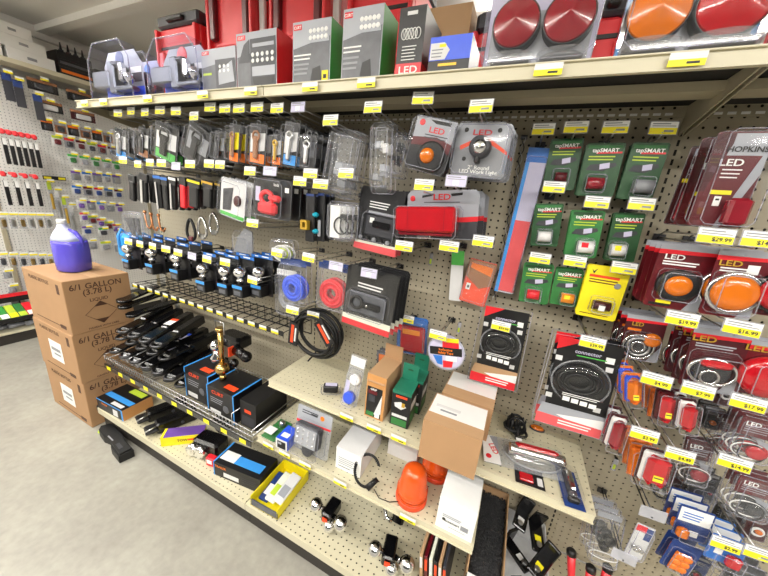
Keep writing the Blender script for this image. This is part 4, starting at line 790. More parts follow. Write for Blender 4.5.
for k in range(7): B().box((-.03 + .01 * k, random.uniform(-.02, .02), .055 + .012 * (k % 2)), (.006, .008, .03), 0, .001).build('clip', 'black', t)
q = (0.2029,-0.0303,0.704); o = B().lathe([(.02, 0), (.02, .004), (.015, .010), (.0001, .013)], (0, 0, 0), 20, 0, 'z', 1.2, .7).build('marker_lens', 'amber_lens'); o.location = (q[0], q[1], SZ + .003); B().lathe([(.023, -.003), (.023, .001), (.02, .002)], (0, 0, 0), 20, 0, 'z', 1.2, .7).build('lens_base', 'charcoal', o); tag(o, 'loose oval amber marker lens lying on the small shelf', 'lens')
# LED blister lying on the shelf
A_, B_, C_ = Vector((0.0351,-0.3144,0.71)), Vector((0.2959,-0.2604,0.71)), Vector((0.0451,-0.1783,0.71))
ang = math.atan2(B_.y - A_.y, B_.x - A_.x); w_ = (B_ - A_).length; h_ = .125
t = thing('led_tube_pack', 'clear LED blister with long chrome and red light lying on small shelf', 'light pack', (A_.x, A_.y, SZ + .012), (0.05, 0, ang))
B().box((w_ / 2, h_ / 2, 0), (w_, h_, .0015)).build('card', 'clear_milky', t); B().box((w_ * .1, h_ * .5, .0015), (w_ * .2, h_ * .96, .001)).build('printed_panel', 'white', t)
text('LED', .026, 'red', t, (w_ * .13, h_ * .5, .0026), (0, 0, -1.2)); B().lathe([(.009, 0), (.009, .001)], (w_ * .06, h_ * .22, .002), 16).build('brand_seal', 'red', t); B().prism([(w_ * .1, h_ * .95), (w_ * .2, h_ * .3), (w_ * .2, h_ * .98)], .002, .0026, 0, 'xy').build('swoosh', 'grey', t)
b = B().tube([(w_ * .3, h_ * .5, .022), (w_ * .36, h_ * .5, .022), (w_ * .9, h_ * .45, .022), (w_ * .94, h_ * .45, .022)], .02, 14); b.build('chrome_tube', 'chrome', t)
B().box((w_ * .62, h_ * .56, .036), (w_ * .52, .028, .02), 0, .008).build('red_lens_bar', 'red_lens', t).rotation_euler = (0, 0, -.03); B().box((w_ * .42, h_ * .66, .048), (.018, .012, .001)).build('label_sticker', 'white', t)
B().tube([(w_ * (.6 + .34 * math.cos(a)), h_ * (.5 + .42 * math.sin(a)), .006) for a in [2 * PI * k / 24 for k in range(24)]], .004, 6, 0, True).build('bubble_rim', 'clear_milky', t)
B().box((w_ * .6, h_ * .5, .025), (w_ * .7, h_ * .8, .05), 0, .018).build('clear_bubble', 'clear', t)
A_ = Vector((0.263,-0.3392,0.704)); t = thing('license_light_pack', 'dark blue card with small chrome lamp at the end of the small shelf', 'light pack', (A_.x, A_.y, SZ + .004), (0.04, 0, .12))
B().box((.03, .06, 0), (.055, .135, .0015)).build('card', 'blue_dark', t); B().box((.028, .065, .012), (.024, .09, .02), 0, .006).build('lamp_body', 'charcoal', t); B().box((.03, .07, .024), (.016, .07, .008), 0, .003).build('lamp_lens', 'chrome', t); B().box((.028, .012, .01), (.03, .016, .018), 0, .004).build('mount', 'black', t); B().box((.03, .065, .016), (.05, .12, .032), 0, .006).build('clear_bubble', 'clear', t)
A_ = Vector((0.1353,-0.3255,0.704)); t = thing('red_card_pack', 'small black card with red light under the LED blister', 'light pack', (A_.x, A_.y, SZ + .001), (0, 0, .1)); B().box((.04, .03, .001), (.085, .07, .0015)).build('card', 'black_card', t); B().box((.03, .02, .005), (.04, .03, .008), 0, .002).build('lens', 'red_lens', t); B().box((.07, .02, .003), (.015, .03, .001)).build('label_sticker', 'off_white', t)
# --- low shelf
A_ = Vector((-0.8658,-0.3998,0.461)); t = thing('clear_case', 'clear plastic case with green card and white label on the low shelf', 'parts case', (A_.x, A_.y, MZ), (0, 0, .0))
B().box((.04, .06, .022), (.08, .13, .044), 0, .005).build('case', 'clear', t); B().box((.04, .06, .006), (.07, .12, .006)).build('card', 'green_mid', t); B().box((.03, .03, .024), (.045, .04, .002)).build('label', 'white', t); B().lathe([(.014, 0), (.014, .02), (.008, .028)], (.045, .085, .01), 14).build('fitting', 'steel', t)
q = (-0.7668,-0.4092,0.461); p = carton('blue_small_box', 'small blue and white box with black window on the low shelf', 'box', (q[0], q[1], MZ), (.058, .08, .05), 'off_white', 'blue_royal', 'blue_royal', .05); p.panel('black', .14, .2, .86, .9); p.panel('silver_card', .2, .3, .5, .5, .0014); on_top(p, 'white', .2, .2, .8, .5)
p = P('work_light_pack', 'clear hanging blister with square LED work light standing on the low shelf', 'light pack', (-0.637,0.53,0.1767,0.3136,-0.0818,-0.37), pitch=-.2); p.t.rotation_euler[1] = -.02; p.t.location.y = -.335; p.h = .195; p.t.location.z = MZ + .1965
p.card('clear_milky', .001); p.panel('silver_card', .02, .02, .98, .34); p.poly('red', [(.02, .34), (.98, .3), (.98, .34), (.02, .4)], .0012); p.lines(.15, .6, .1, 2, 'charcoal', .05, .02); p.disc(.72, .14, .01, .0016, 'orange', 'brand_seal'); p.poly('black', [(.4, .12), (.6, .12), (.58, .16), (.42, .16)], .0014, 'hang_slot')
p.box(.15, .3, .82, .76, .004, .04, 'charcoal', 'lamp_body', .006); p.box(.2, .34, .77, .72, .04, .043, 'silver_card', 'lamp_face')
for i in range(4):
    for j in range(4): p.disc(.27 + .145 * i, .395 + .09 * j, .006, .047, 'chrome', 'led', .0425, 10)
p.disc(.5, .86, .026, .03, 'charcoal', 'swivel_base', dome=.2); p.box(.0, .9, 1, 1.02, -.0, .05, 'clear', 'foot_tray', .004); p.bubble(.08, .26, .9, .98, .05, 'clear', 'clear_bubble', .92)
p = carton('white_box', 'small white box with fine print on the low shelf beside coiled cord', 'box', ((-0.4947,-0.37,0.461)[0], -.367, MZ), (.112, .2, .102), 'white', 'off_white', 'off_white', .02); p.lines(.12, .75, .42, 4, 'silver_card', .09, .03); p.lines(.12, .6, .82, 1, 'grey', .05, .04)
c = carton('white_box', 'off white box at the back behind the coiled cord', 'box', (-.34, -.2, MZ), (.13, .17, .13), 'off_white', 'off_white', 'white', 0); 
q = (-0.2948,-0.3545,0.461); t = thing('coil_lead', 'black coiled plug cord looping on the low shelf', 'cord', (q[0] - .045, q[1] - .045 + .03, MZ + .007))
pts = [(-.015 + .048 * math.cos(k * .13 + .6), .03 * math.sin(k * .13 + .6), .052 + .045 * math.sin(k * .13 + .6)) for k in range(42)]
sp = []
for k in range(len(pts) * 5 - 5):
    i, f = divmod(k, 5); a, b_ = Vector(pts[i]), Vector(pts[i + 1]); v = a.lerp(b_, f / 5); sp.append((v.x + .0045 * math.cos(k * 1.25), v.y, v.z + .0045 * math.sin(k * 1.25)))
B().tube(sp, .003, 5).build('coil', 'rubber', t); B().cyl((.005, -.03, .006), (.03, .005, .03), .012, 12, 0, .009).build('plug', 'black', t); B().tube([(.03, -.02, .006), (.06, -.04, .003), (.10, -.035, .003), (.13, -.015, .003)], .0018, 5).build('thin_lead', 'rubber', t)
def beacon(label, x, y):
    t = thing('beacon_light', label, 'beacon', (x, y, MZ))
    B().lathe([(.058, 0), (.058, .012), (.052, .02)], (0, 0, 0), 28).build('base', 'orange_red', t)
    B().cyl((0, 0, .02), (0, 0, .07), .016, 12).build('bulb_socket', 'charcoal', t); B().ball((0, 0, .085), .016, 12, 0, (1, 1, 1.3)).build('bulb', 'foam', t)
    B().lathe([(.054, .012), (.055, .05), (.052, .056), (.050, .06), (.046, .105), (.038, .13), (.022, .142), (.0001, .144)], (0, 0, 0), 28).build('dome', 'beacon', t)
    for k in range(3): B().torus((0, 0, .025 + .012 * k), .0555, .0012, 28, 5, 0, 'z').build('dome_rib', 'beacon', t)
q = (-0.1795,-0.3598,0.461); beacon('bright orange beacon lamp standing at the front of the low shelf', q[0], q[1] + .02)
beacon('orange beacon lamp half hidden behind the overhanging carton', q[0] + .05, q[1] + .17)
p = carton('white_box', 'tall white box with printed logo and barcode beside the beacon', 'box', ((-0.0731,-0.4039,0.461)[0], -.394, MZ), (.122, .16, .13), 'white', 'white', 'white', .0)
p.disc(.2, .66, .006, .0012, 'ink', 'logo_mark'); p.text('ecosmart', .42, .68, .013, 'ink', .0012); p.lines(.15, .65, .5, 2, 'silver_card', .05, .025); p.panel('grey', .66, .62, .86, .76, .001, 'barcode'); p.lines(.35, .8, .84, 1, 'silver_card')
# shelf edge tickets
def edge_tickets(lst, Y, what, group, dz=0):
    for x, z in lst:
        o = B().box((0, 0, .006), (.058, .0012, .012), 0).box((0, 0, -.006), (.058, .0012, .012), 1).box((.01, -.0008, -.006), (.02, .0004, .004), 2).build('price_ticket', ['white', 'tag_yellow', 'ink']); o.location = (x, Y, z); tag(o, what, 'price ticket', group)
def xs(l): return l
edge_tickets([((-0.486,1.808)[0], TOPZ + .016), ((-0.0201,1.807)[0], TOPZ + .016), ((0.2229,1.807)[0], TOPZ + .016), ((-0.6839,1.807)[0], TOPZ + .016)], -.3385, 'yellow price ticket in the top shelf edge under light boxes and domes', 'tickets on the top shelf edge near the light boxes')
edge_tickets([((-2.064,1.804)[0] + .04, TOPZ + .016), ((-1.858,1.806)[0], TOPZ + .016), ((-1.52,1.81)[0], TOPZ + .016), ((-1.179,1.807)[0], TOPZ + .016), ((-0.9342,1.807)[0], TOPZ + .016)], -.3385, 'yellow price ticket in the top shelf edge under the hitch clamshells', 'tickets on the top shelf edge near the hitch clamshells')
edge_tickets([((-0.4751,0.6986)[0], SMZ + .017), ((-0.3569,0.6912)[0], SMZ + .017), ((-0.2565,0.6975)[0], SMZ + .017)], -.3385, 'yellow price ticket on the small shelf edge', 'tickets on the small shelf edge')
edge_tickets([((-0.8329,0.4229)[0] + .02, MDZ + .017), ((-0.7421,0.431)[0] + .02, MDZ + .017), ((-0.6146,0.4244)[0], MDZ + .017), ((-0.4457,0.4322)[0], MDZ + .017), ((-0.1656,0.4354)[0], MDZ + .017)], -.4085, 'yellow price ticket on the low shelf edge', 'tickets on the low shelf edge')

# ---------------------------------------------------------------- base deck
q = (-2.118, -.470); p = carton('winch_box', 'black and blue printed box with brown side at the deck end', 'box', (q[0], q[1], DZ), (.25, .16, .072), 'black_card', 'kraft', 'black_card', .04)
p.panel('blue_light', 0, 0, 1, .1); p.panel('charcoal', .1, .3, .4, .8); p.panel('off_white', .62, .3, .8, .9); on_top(p, 'blue_light', .02, .25, .98, .45); on_top(p, 'lime', .4, .72, .9, .95); on_top(p, 'off_white', .5, .05, .9, .18); p.text('TRAILER', .3, .3, .016, 'orange', .0016); p.panel('blue_light', .94, 0, 1, 1, .001)
def hitch_bar(label, x, y, yaw, L=.2, z=DZ):
    t = thing('tow_bar', label, 'tow bar', (x, y, z), (0, 0, yaw))
    B().box((0, L / 2, .033), (.07, L, .066), 0, .008).build('bar', 'black_gloss', t); B().box((0, -.02, .03), (.075, .06, .02), 0, .006).build('tongue', 'black', t); B().cyl((-.04, L * .6, .028), (.04, L * .6, .028), .009, 10).build('pin_hole', 'charcoal', t); B().tube([(.0, -.04, .03), (.03, -.05, .045), (.03, 0, .06)], .004, 6).build('ring', 'steel', t)
    return t
q = (-1.786,-0.4458,0.143); hitch_bar('black boxed tow bar beside the brown sided box', q[0] + .02, q[1] + .05, -.3)
q = (-1.657,-0.4615,0.143); hitch_bar('black tow bar with white script next to the yellow box', q[0] + .02, q[1] + .04, -.35)
q = (-1.514,-0.4828,0.143); p = carton('yellow_box', 'long yellow box with red lettering lying on the deck', 'box', (q[0] - .02, -.405, DZ), (.2, .07, .055), 'yellow', 'yellow', 'purple', .7); p.text('TOW', .5, .5, .02, 'red_dark'); p.panel('orange_red', .62, .4, .92, .6); on_top(p, 'yellow', .0, .0, .06, 1)
# chrome ended ratchet parts
q = (-1.303,-0.4284,0.143); t = thing('ball_mount', 'black ball mount with two chrome ends lying on the deck', 'ball mount', (q[0] + .03, q[1] + .02, DZ), (0, 0, .15))
for k in range(2): B().cyl((-.055 + .05 * k, -.02, .034), (-.055 + .05 * k, .03, .034), .03, 18).build('chrome_end', 'chrome', t)
B().box((.0, .06, .04), (.16, .09, .075), 0, .012).build('body', 'black_gloss', t); B().box((.085, -.02, .03), (.05, .03, .05), 0, .004).build('red_tag_block', 'red', t); B().box((.085, -.0365, .035), (.03, .002, .02)).build('white_print', 'white', t)
q = (-1.407,-0.3358,0.143); t = thing('winch_hook', 'black pulley block with steel wire bail on the deck', 'pulley', (q[0] + .06, q[1] + .1, DZ))
B().cyl((0, -.02, .05), (0, .03, .05), .05, 20).build('wheel', 'black', t); B().ball((0, -.03, .06), .014).build('knob', 'foam', t); B().tube([(-.04, -.035, .05), (-.03, -.04, .085), (.03, -.04, .09), (.05, -.035, .06), (.02, -.04, .01)], .004, 6).build('bail', 'steel', t)
q = (-1.169,-0.4186,0.143); p = carton('accessory_box', 'long black and blue product box lying on the deck', 'box', (q[0] + .035, q[1] - .01, DZ), (.27, .13, .08), 'black_card', 'black_card', 'black_card', .12)
p.panel('blue_light', 0, 0, .02, 1); p.text('TRAILER', .16, .25, .018, 'orange', .0016); p.panel('off_white', .22, .55, .55, .85); p.lines(.62, .92, .35, 3, 'charcoal', .15, .06); on_top(p, 'white', .05, .2, .36, .6); on_top(p, 'blue_light', .36, .2, .92, .55); on_top(p, 'blue_light', 0, 0, .03, 1)
# yellow tray
q = (-0.8601,-0.4703,0.143); t = thing('yellow_tray', 'open yellow display tray holding small cards on the deck', 'tray', (q[0], q[1], DZ), (0, 0, .04))
w, d, h = .15, .22, .055
B().box((w / 2, d / 2, .002), (w, d, .004)).build('tray_floor', 'yellow', t); B().box((.002, d / 2, h / 2), (.004, d, h)).build('tray_side', 'yellow', t); B().box((w - .002, d / 2, h / 2), (.004, d, h)).build('tray_side', 'yellow', t); B().box((w / 2, d - .002, h / 2), (w, .004, h)).build('tray_back', 'yellow', t); B().box((w / 2, .002, h * .33), (w, .004, h * .66)).build('tray_front', 'photo_grey', t)
q2 = Vector(q)
for i, (dx_, mt, lb) in enumerate(((.035, 'blue_dark', 'blue and white card standing in the yellow tray'), (.075, 'foam', 'cream card lying in the yellow tray'), (.12, 'off_white', 'clear white pouch spilling over the yellow tray'))):
    o = B().box((0, 0, 0), (.05, .14, .012), 0, .003).build('small_card_pack', mt); o.location = (q2.x + dx_, q2.y + .1, DZ + .024 + .02 * i); o.rotation_euler = (.12, .1 * i, .05); tag(o, lb, 'card pack'); B().box((0, -.02, .0068), (.035, .05, .001)).build('printed_panel', ('white', 'lime', 'silver_card')[i], o)
# chrome three ball mounts
def triball(label, x, y, z, sc=1.0, yaw=0.0):
    t = thing('tri_ball_mount', label, 'ball mount', (x, y, z), (0, 0, yaw))
    B().box((0, .02, .055), (.05, .09, .05), 0, .006).build('shank', 'black_gloss', t)
    for a, r in ((PI * .75, .027), (PI * .08, .03), (-PI * .42, .028)):
        c = (.075 * math.cos(a), -.02, .062 + .052 * math.sin(a)); c = (c[0], c[1], max(c[2], r)); B().cyl((c[0] * .3, -.0, .055 + (c[2] - .055) * .3), c, .010, 12).build('neck', 'chrome', t); B().ball(c, r, 18).build('ball', 'chrome', t)
    B().box((0, -.03, .055), (.022, .004, .02)).build('red_label', 'orange_red', t)
q = (-0.5115,-0.3918,0.143); triball('chrome three ball mount on the deck beside the yellow tray', q[0], q[1] + .02, DZ)
q = (-0.1747,-0.4128,0.143); triball('chrome three ball mount next to the upright paper files', q[0] - .045, q[1] + .02, DZ, 1, .2)
q = (-0.2864,-0.3321,0.143); t = thing('drop_hitch', 'tall black drop hitch bar standing on the deck', 'hitch', (q[0] + .05, q[1] + .15, DZ + .03), (-.25, 0, .0))
B().box((0, 0, .11), (.06, .05, .22), 0, .008).build('bar', 'black_gloss', t); B().box((0, -.05, .03), (.05, .1, .05), 0, .008).build('foot', 'black_gloss', t); B().tube([(-.06, -.06, .09), (-.075, -.08, .05), (-.05, -.1, .015), (-.02, -.1, .01)], .009, 8).build('chrome_hook', 'chrome', t)
# upright files / flat kits
for i, (mt, dx_, lb) in enumerate((('cardboard_light', 0, 'tan cardboard file standing on the deck'), ('red_dark', .018, 'red flat pack between tan files'), ('foam', .036, 'cream flat pack beside the red one'), ('black', .054, 'black flat pack between cream ones'), ('cardboard_light', .07, 'tan flat pack beside the black one'), ('charcoal', .086, 'charcoal flat pack next to the long bin'))):
    q = (-0.1136,-0.3379,0.2); o = B().box((0, .14, .075), (.011, .28, .15), 0, .001).build('flat_pack', mt); o.location = (q[0] + .03 + dx_, -.39, DZ + .001); o.rotation_euler = (0, -.12, 0); tag(o, lb, 'flat pack'); B().box((0, -.0006, .11), (.009, .001, .05)).build('printed_panel', 'orange_red' if i % 2 else 'off_white', o)
# long bins
def bin_(label, x0, w, y0, h, mat, lab):
    t = thing('parts_bin', label, 'bin', (x0, y0, DZ)); d = -.012 - y0
    B().box((w / 2, d / 2, .002), (w, d, .004)).build('bin_floor', mat, t)
    for xx in (.002, w - .002): B().box((xx, d / 2, h / 2), (.004, d, h)).build('bin_side', mat, t)
    B().box((w / 2, d - .002, h / 2), (w, .004, h)).build('bin_back', mat, t); f = B().box((w / 2, .002, h * .46), (w, .004, h * .92)).build('bin_front', lab, t)
    return t, d
t, d = bin_('long cardboard bin filled with black rubber mat offcuts', .055, .118, -.385, .19, 'cardboard_light', 'white')
text('CURT', .026, 'orange', t, (.06, -.0008, .13)); B().box((.06, -.0004, .13), (.1, .0006, .05)).build('label_panel', 'black_card', t)
m = B().box((0, d / 2, .08), (.106, d - .012, .15), 0, .01).build('rubber_mat', 'mat_rubber'); m.location = (.114, -.385, DZ + .004); tag(m, 'coarse black rubber mat inside the long cardboard bin', 'rubber mat')
b = B()
for k in range(900): b.box((random.uniform(-.05, .05), random.uniform(.01, d - .01), .156 + random.uniform(-.002, .004)), (.006, .006, .006))
b.build('rubber_crumb', 'mat_rubber', m)['kind'] = 'stuff'
t, d = bin_('white bin holding black brackets beside the rubber mat bin', .18, .15, -.4, .12, 'off_white', 'white')
for i, (x_, y_, z_, rx, rz, lb) in enumerate(((.235, -.33, .10, .5, .3, 'glossy black angled bracket at the front of the white bin'), (.285, -.25, .19, -.1, -.5, 'black bent bracket lying across the white bin'), (.225, -.19, .11, .1, .9, 'black bracket with white sticker in the white bin'), (.285, -.12, .16, .2, .2, 'black bracket at the back of the white bin'), (.225, -.085, .17, -.1, -.2, 'short black bracket under the small shelf'))):
    t = thing('steel_bracket', lb, 'bracket', (x_, y_, DZ + z_), (rx, .2, rz)); B().box((0, 0, 0), (.05, .11, .012), 0, .003).build('plate', 'black_gloss', t); B().box((0, .05, .03), (.05, .012, .07), 0, .003).build('flange', 'black_gloss', t); B().box((0, -.01, .0068), (.024, .02, .001)).build('label_sticker', 'white' if i % 2 == 0 else 'tag_yellow', t); B().cyl((0, -.03, .006), (0, -.03, .012), .01, 12).build('bolt', 'steel', t)
# red handled tools in the corner
for i in range(5):
    q = (0.4085,-0.124,0.25); t = thing('red_grip_tool', 'black tool with red grip standing by the bin under the pegboard', 'hand tool', (q[0] + .035 * i + .02, -.2 - .03 * (i % 2), DZ + .008), (-.2, .1 * (i - 2), 0), 'red grip tools standing by the bin')
    B().cyl((0, 0, .08), (0, 0, .2), .011, 12, 0, .014).build('grip', 'red_plastic', t); B().cyl((0, 0, .0), (0, 0, .08), .006, 10).build('shaft', 'black', t); B().lathe([(.016, .195), (.016, .21), (.01, .216)], (0, 0, 0), 12).build('cap', 'black', t); B().box((0, 0, .07), (.03, .03, .02), 0, .004).build('collar', 'black', t)
# bracket arms seen under the small shelf
for x in (BX[1] + .01, BX[2] - .012):
    pass
# black strap end on the floor
q = (-2.011,-0.4911,0); r = (-1.731,-0.516,0)
t = thing('floor_strap', 'black rubber wheel chock lying on the concrete floor', 'wheel chock', (q[0], q[1], 0), (0, 0, math.atan2(r[1] - q[1], r[0] - q[0])))
t.name = 'rubber_chock'; L = math.hypot(r[0] - q[0], r[1] - q[1]); t['label'] = 'black bent rubber piece lying on the concrete floor'; t['category'] = 'rubber piece'
prof = [(-.03, .0), (L * .25, .0), (L * .5, -.0), (L, 0)]
pl = [(-.06, -.01), (-.03, -.03), (.05, -.035), (L * .4, -.02), (L * .62, -.045), (L, -.05), (L + .01, .015), (L * .62, .02), (L * .42, .03), (.08, .03), (-.04, .03)]
B().prism(pl, 0, .045, 0, 'xy').build('body', 'rubber', t); B().prism([(L * .55, -.034), (L * .98, -.042), (L * .99, .008), (L * .58, .012)], .045, .055, 0, 'xy').build('raised_pad', 'rubber', t); B().prism([(L * .65, -.026), (L * .85, -.03), (L * .85, -.012), (L * .66, -.01)], .055, .056, 0, 'xy').build('worn_patch', 'charcoal', t); B().box((.1, -.02, .047), (.06, .006, .003)).build('white_scuff', 'grey', t)
q = (-2.078,-0.4936,0); o = B().lathe([(.02, 0), (.02, .002)], (0, 0, 0), 16).build('yellow_price_dot', 'lime'); o.location = (q[0], q[1], .0005); B().lathe([(.012, .002), (.012, .0025)], (0, 0, 0), 16).build('dot_print', 'yellow', o); tag(o, 'yellow round sticker stuck on the floor by the deck end', 'sticker')

# ---------------------------------------------------------------- hitch receivers and boxes in the wire basket
BZ = BKZ + .004
for i, (fl, dm, lb) in enumerate((((-1.44, -.355, BZ), (.185, .16, .172), 'black orange lettered box with blue edges beside the brass ball'), ((-1.238, -.378, BZ), (.185, .17, .155), 'black orange lettered box with blue edges in front of the wire divider'))):
    p = carton('hitch_box', lb, 'box', fl, dm, 'black_card', 'black_card', 'black_card', .0)
    p.panel('blue_light', 0, 0, .035, 1); p.panel('blue_light', .965, 0, 1, 1, .001); p.text('CURT', .42, .16, .026, 'orange_red', .0016, 1.2); p.lines(.14, .6, .36, 3, 'silver_card', .07, .02); p.disc(.7, .6, .02, .0016, 'photo_grey', 'ball_picture'); p.panel('off_white', .1, .78, .5, .92); on_top(p, 'blue_light', .0, .0, .05, 1); on_top(p, 'blue_light', .95, .0, 1, 1); B().box((.1 * .3, .04, .0008), (.07, .03, .0006)).build('lid_print', 'orange_red', p.t)
p = carton('hitch_box', 'plain black box behind the wire divider at the basket end', 'box', (-1.035, -.36, BZ), (.1, .2, .14), 'black', 'black', 'black', .0); p.panel('orange_red', .3, .3, .7, .42); p.panel('charcoal', .1, .55, .9, .9)
# brass ball on pin
q = (-1.446,-0.2098,0.417); t = thing('brass_ball_post', 'brass hitch ball on a tall brass pin with loop top', 'hitch ball', (-1.208, -.31, BZ + .157))
B().lathe([(.016, 0), (.016, .02), (.012, .022), (.012, .03), (.03, .042), (.034, .06), (.029, .078), (.012, .088)], (0, 0, 0), 18).build('ball', 'brass', t); B().cyl((0, 0, .07), (0, 0, .27), .012, 12).build('pin', 'brass', t); B().lathe([(.018, .262), (.021, .272), (.018, .28)], (0, 0, 0), 16).build('collar', 'brass', t); B().tube([(-.028, 0, .25), (-.03, 0, .31), (.03, 0, .31), (.028, 0, .25)], .004, 6).build('pull_loop', 'steel', t)
# receivers: black tubes with loops piled towards the far end
def receiver(label, x, y, z, yaw, pit=0.0, L=.26, loop=True, sticker=None):
    t = thing('hitch_receiver', label, 'hitch', (x, y, z), (pit, 0, yaw))
    B().box((0, L / 2, .025), (.05, L, .05), 0, .006).build('shank', 'black_gloss', t); B().box((0, -.05, .035), (.07, .12, .018), 0, .007).build('tongue', 'black_gloss', t)
    if loop: B().torus((0, -.10, .035), .032, .008, 20, 8, 0, 'z', 1, 1.1).build('eye', 'dark_steel', t)
    if sticker: B().box((0, .05, .0512), (.042, .06, .001)).build('label_sticker', sticker, t); B().box((0, .075, .0522), (.042, .02, .001)).build('sticker_band', 'orange_red' if sticker == 'white' else 'blue_royal', t)
    return t
k_ = 0
ds = ('flat on the basket wires beside the wrapped sleeves', 'flat on the basket wires in the middle', 'flat on the basket wires, second from the orange lettered box', 'flat on the basket wires against the orange lettered box',
      'lying over the wrapped sleeves with white sticker', 'lying over the wrapped sleeves without sticker', 'in the second layer between two stickered ones', 'in the second layer with pale blue sticker', 'in the second layer without sticker near the boxes', 'in the second layer against the first lettered box',
      'in the third layer next to the cartons', 'in the third layer with white and orange sticker', 'in the third layer between two stickered ones', 'in the third layer with pale blue sticker', 'in the third layer behind the lettered boxes',
      'on top of the pile at its carton end', 'on top of the pile under the rack rail', 'on top of the pile with white and orange sticker', 'on top of the pile behind the brass ball')
for lay, (n_, xs_, yw, pt) in enumerate(((4, -1.80, .12, .0), (6, -1.97, .2, .04), (5, -1.93, .02, .06), (4, -1.88, .26, .12))):
    for i in range(n_):
        receiver('black steel hitch receiver ' + ds[k_], xs_ + .098 * i, (-.235, -.30, -.27, -.29)[lay], BZ + .008 + .078 * lay + (.018 if lay else 0), yw, pt, L=.19, sticker=(None, None, None, None, 'white', None, None, 'lavender', None, None, None, 'white', None, 'lavender', None, None, None, 'white', None)[k_]); k_ += 1
for i in range(3):
    t = thing('tongue_plate', ('black flat tongue plate sticking out past the cartons, upper', 'black flat tongue plate sticking out past the cartons, middle', 'black flat tongue plate sticking out past the cartons, lower', 'black flat tongue plate behind the chrome sleeves')[i], 'hitch', (-1.96 - .03 * (i % 2) + .05 * i, -.31, .835 - .03 * i), (.03 * i, 0, .5 - .25 * i))
    B().box((0, .1, 0), (.06, .26, .014), 0, .005).build('plate', 'black_gloss', t); B().lathe([(.034, -.008), (.034, .008)], (0, -.035, 0), 18).build('rounded_end', 'black_gloss', t); B().cyl((0, .2, 0), (0, .2, -.05), .012, 10).build('stud', 'steel', t)
# shiny wrapped sleeves at the basket's far end
for i in range(4):
    o = B().cyl((0, -.09, 0), (0, .12, 0), .022, 14).build('wrapped_sleeve', 'clear_milky'); B().cyl((0, -.085, 0), (0, .115, 0), .015, 12).build('steel_tube', 'steel', o); o.location = (-2.055 + .05 * i, -.26, BZ + .026); o.rotation_euler = (0, 0, .08); tag(o, 'plastic wrapped chrome sleeve in the far end of the basket', 'hitch sleeve', 'wrapped sleeves in the basket')
# ball mount cluster hanging under the rack
q = (-1.27,-0.2,0.7038); t = thing('pintle_mount', 'big black pintle ball mount with chrome balls beside brass ball', 'ball mount', (q[0], -.2, q[2] - .06))
B().box((0, .02, .08), (.16, .1, .07), 0, .015).build('body', 'black_gloss', t); B().ball((-.06, -.05, .055), .03, 18).build('chrome_ball', 'chrome', t); B().cyl((.06, -.03, .06), (.16, -.05, .06), .024, 14).build('arm', 'black_gloss', t); B().ball((.16, -.05, .06), .028, 14).build('arm_end', 'black_gloss', t); B().box((.06, -.055, .06), (.008, .03, .05)).build('red_tag', 'orange_red', t); B().lathe([(.034, -.06), (.036, -.04), (.02, -.02), (.016, .03)], (-.06, -.045, .03), 18).build('lower_ball', 'chrome', t); B().ball((.07, -.05, -.005), .024, 14).build('hanging_knob', 'black_gloss', t); B().tube([(.07, -.05, -.02), (.085, -.04, -.06)], .003, 6).build('wire_tail', 'steel', t)

# ---------------------------------------------------------------- goods standing on the top shelf
TZ = TOPZ + .0362
def stand(name, label, cat, R, roll=0.0):
    """pack whose foot stands on the top shelf"""
    x, z, w, h, r, Y = R; top = z + h / 2
    return P(name, label, cat, (x, (top + TZ) / 2, w, top - TZ, 0, Y))
def hitch_clam(label, R, seal):
    p = stand('hitch_clamshell', label, 'hitch pack', R); w, h = p.w, p.h; p.t.location.y += .06
    p.poly('silver_card', [(.04, .99), (.06, .3), (.2, .06), (.8, .06), (.95, .3), (.97, .99)], .001, 'card', 0); p.poly('blue_royal', [(.05, .99), (.05, .7), (.95, .7), (.96, .99)], .0016); p.panel('charcoal', .08, .36, .92, .62, .0014); p.disc(.45, .2, w * .1, .002, seal, 'brand_seal'); p.lines(.12, .3, .4, 3, 'white', .05, .02, .002); p.panel('white', .68, .36, .92, .46, .002)
    p.box(.04, .46, .44, .76, .006, .055, 'steel_dim', 'receiver_tube', .006); p.box(.4, .3, .54, .86, .008, .05, 'steel_dim', 'drop_shank', .006); p.box(.46, .3, .66, .42, .01, .05, 'steel_dim', 'elbow', .012)
    o = p.box(.6, .32, .68, .66, .012, .046, 'chrome', 'arm', .008); p.box(.48, .74, .9, .82, .01, .05, 'steel_dim', 'ball_plate', .005)
    a, b = p.uv(.8, .62); B().lathe([(.008, -.03), (.008, -.016), (.012, -.014), (.02, .0), (.022, .008), (.018, .02), (.006, .026)], (a, -.032, b), 16).build('ball', 'chrome', p.t)
    p.poly('clear_blue', [(0, 1), (.03, .28), (.2, .0), (.8, .0), (.97, .28), (1, 1)], .06, 'clamshell', .0)
    q = [p.uv(u, v) for u, v in ((.0, 1), (.03, .28), (.2, .0), (.8, .0), (.97, .28), (1, 1))]; B().tube([(x, -.06, z) for x, z in q], .003, 6, 0, True).build('clamshell_edge', 'edge_tint', p.t)
    return p
hitch_clam('clear hitch kit clamshell with dark seal at the shelf end', (-1.86,1.941,0.3468,0.2591,-0.2174,-0.3), 'blue_dark')
hitch_clam('clear hitch kit clamshell with red oval seal', (-1.407,1.931,0.3282,0.2231,-0.1313,-0.3), 'red')
p = hitch_clam('clear hitch kit clamshell tucked behind between two others', (-1.888,1.985,0.2355,0.1947,-0.1515,-0.17), 'blue_mid')
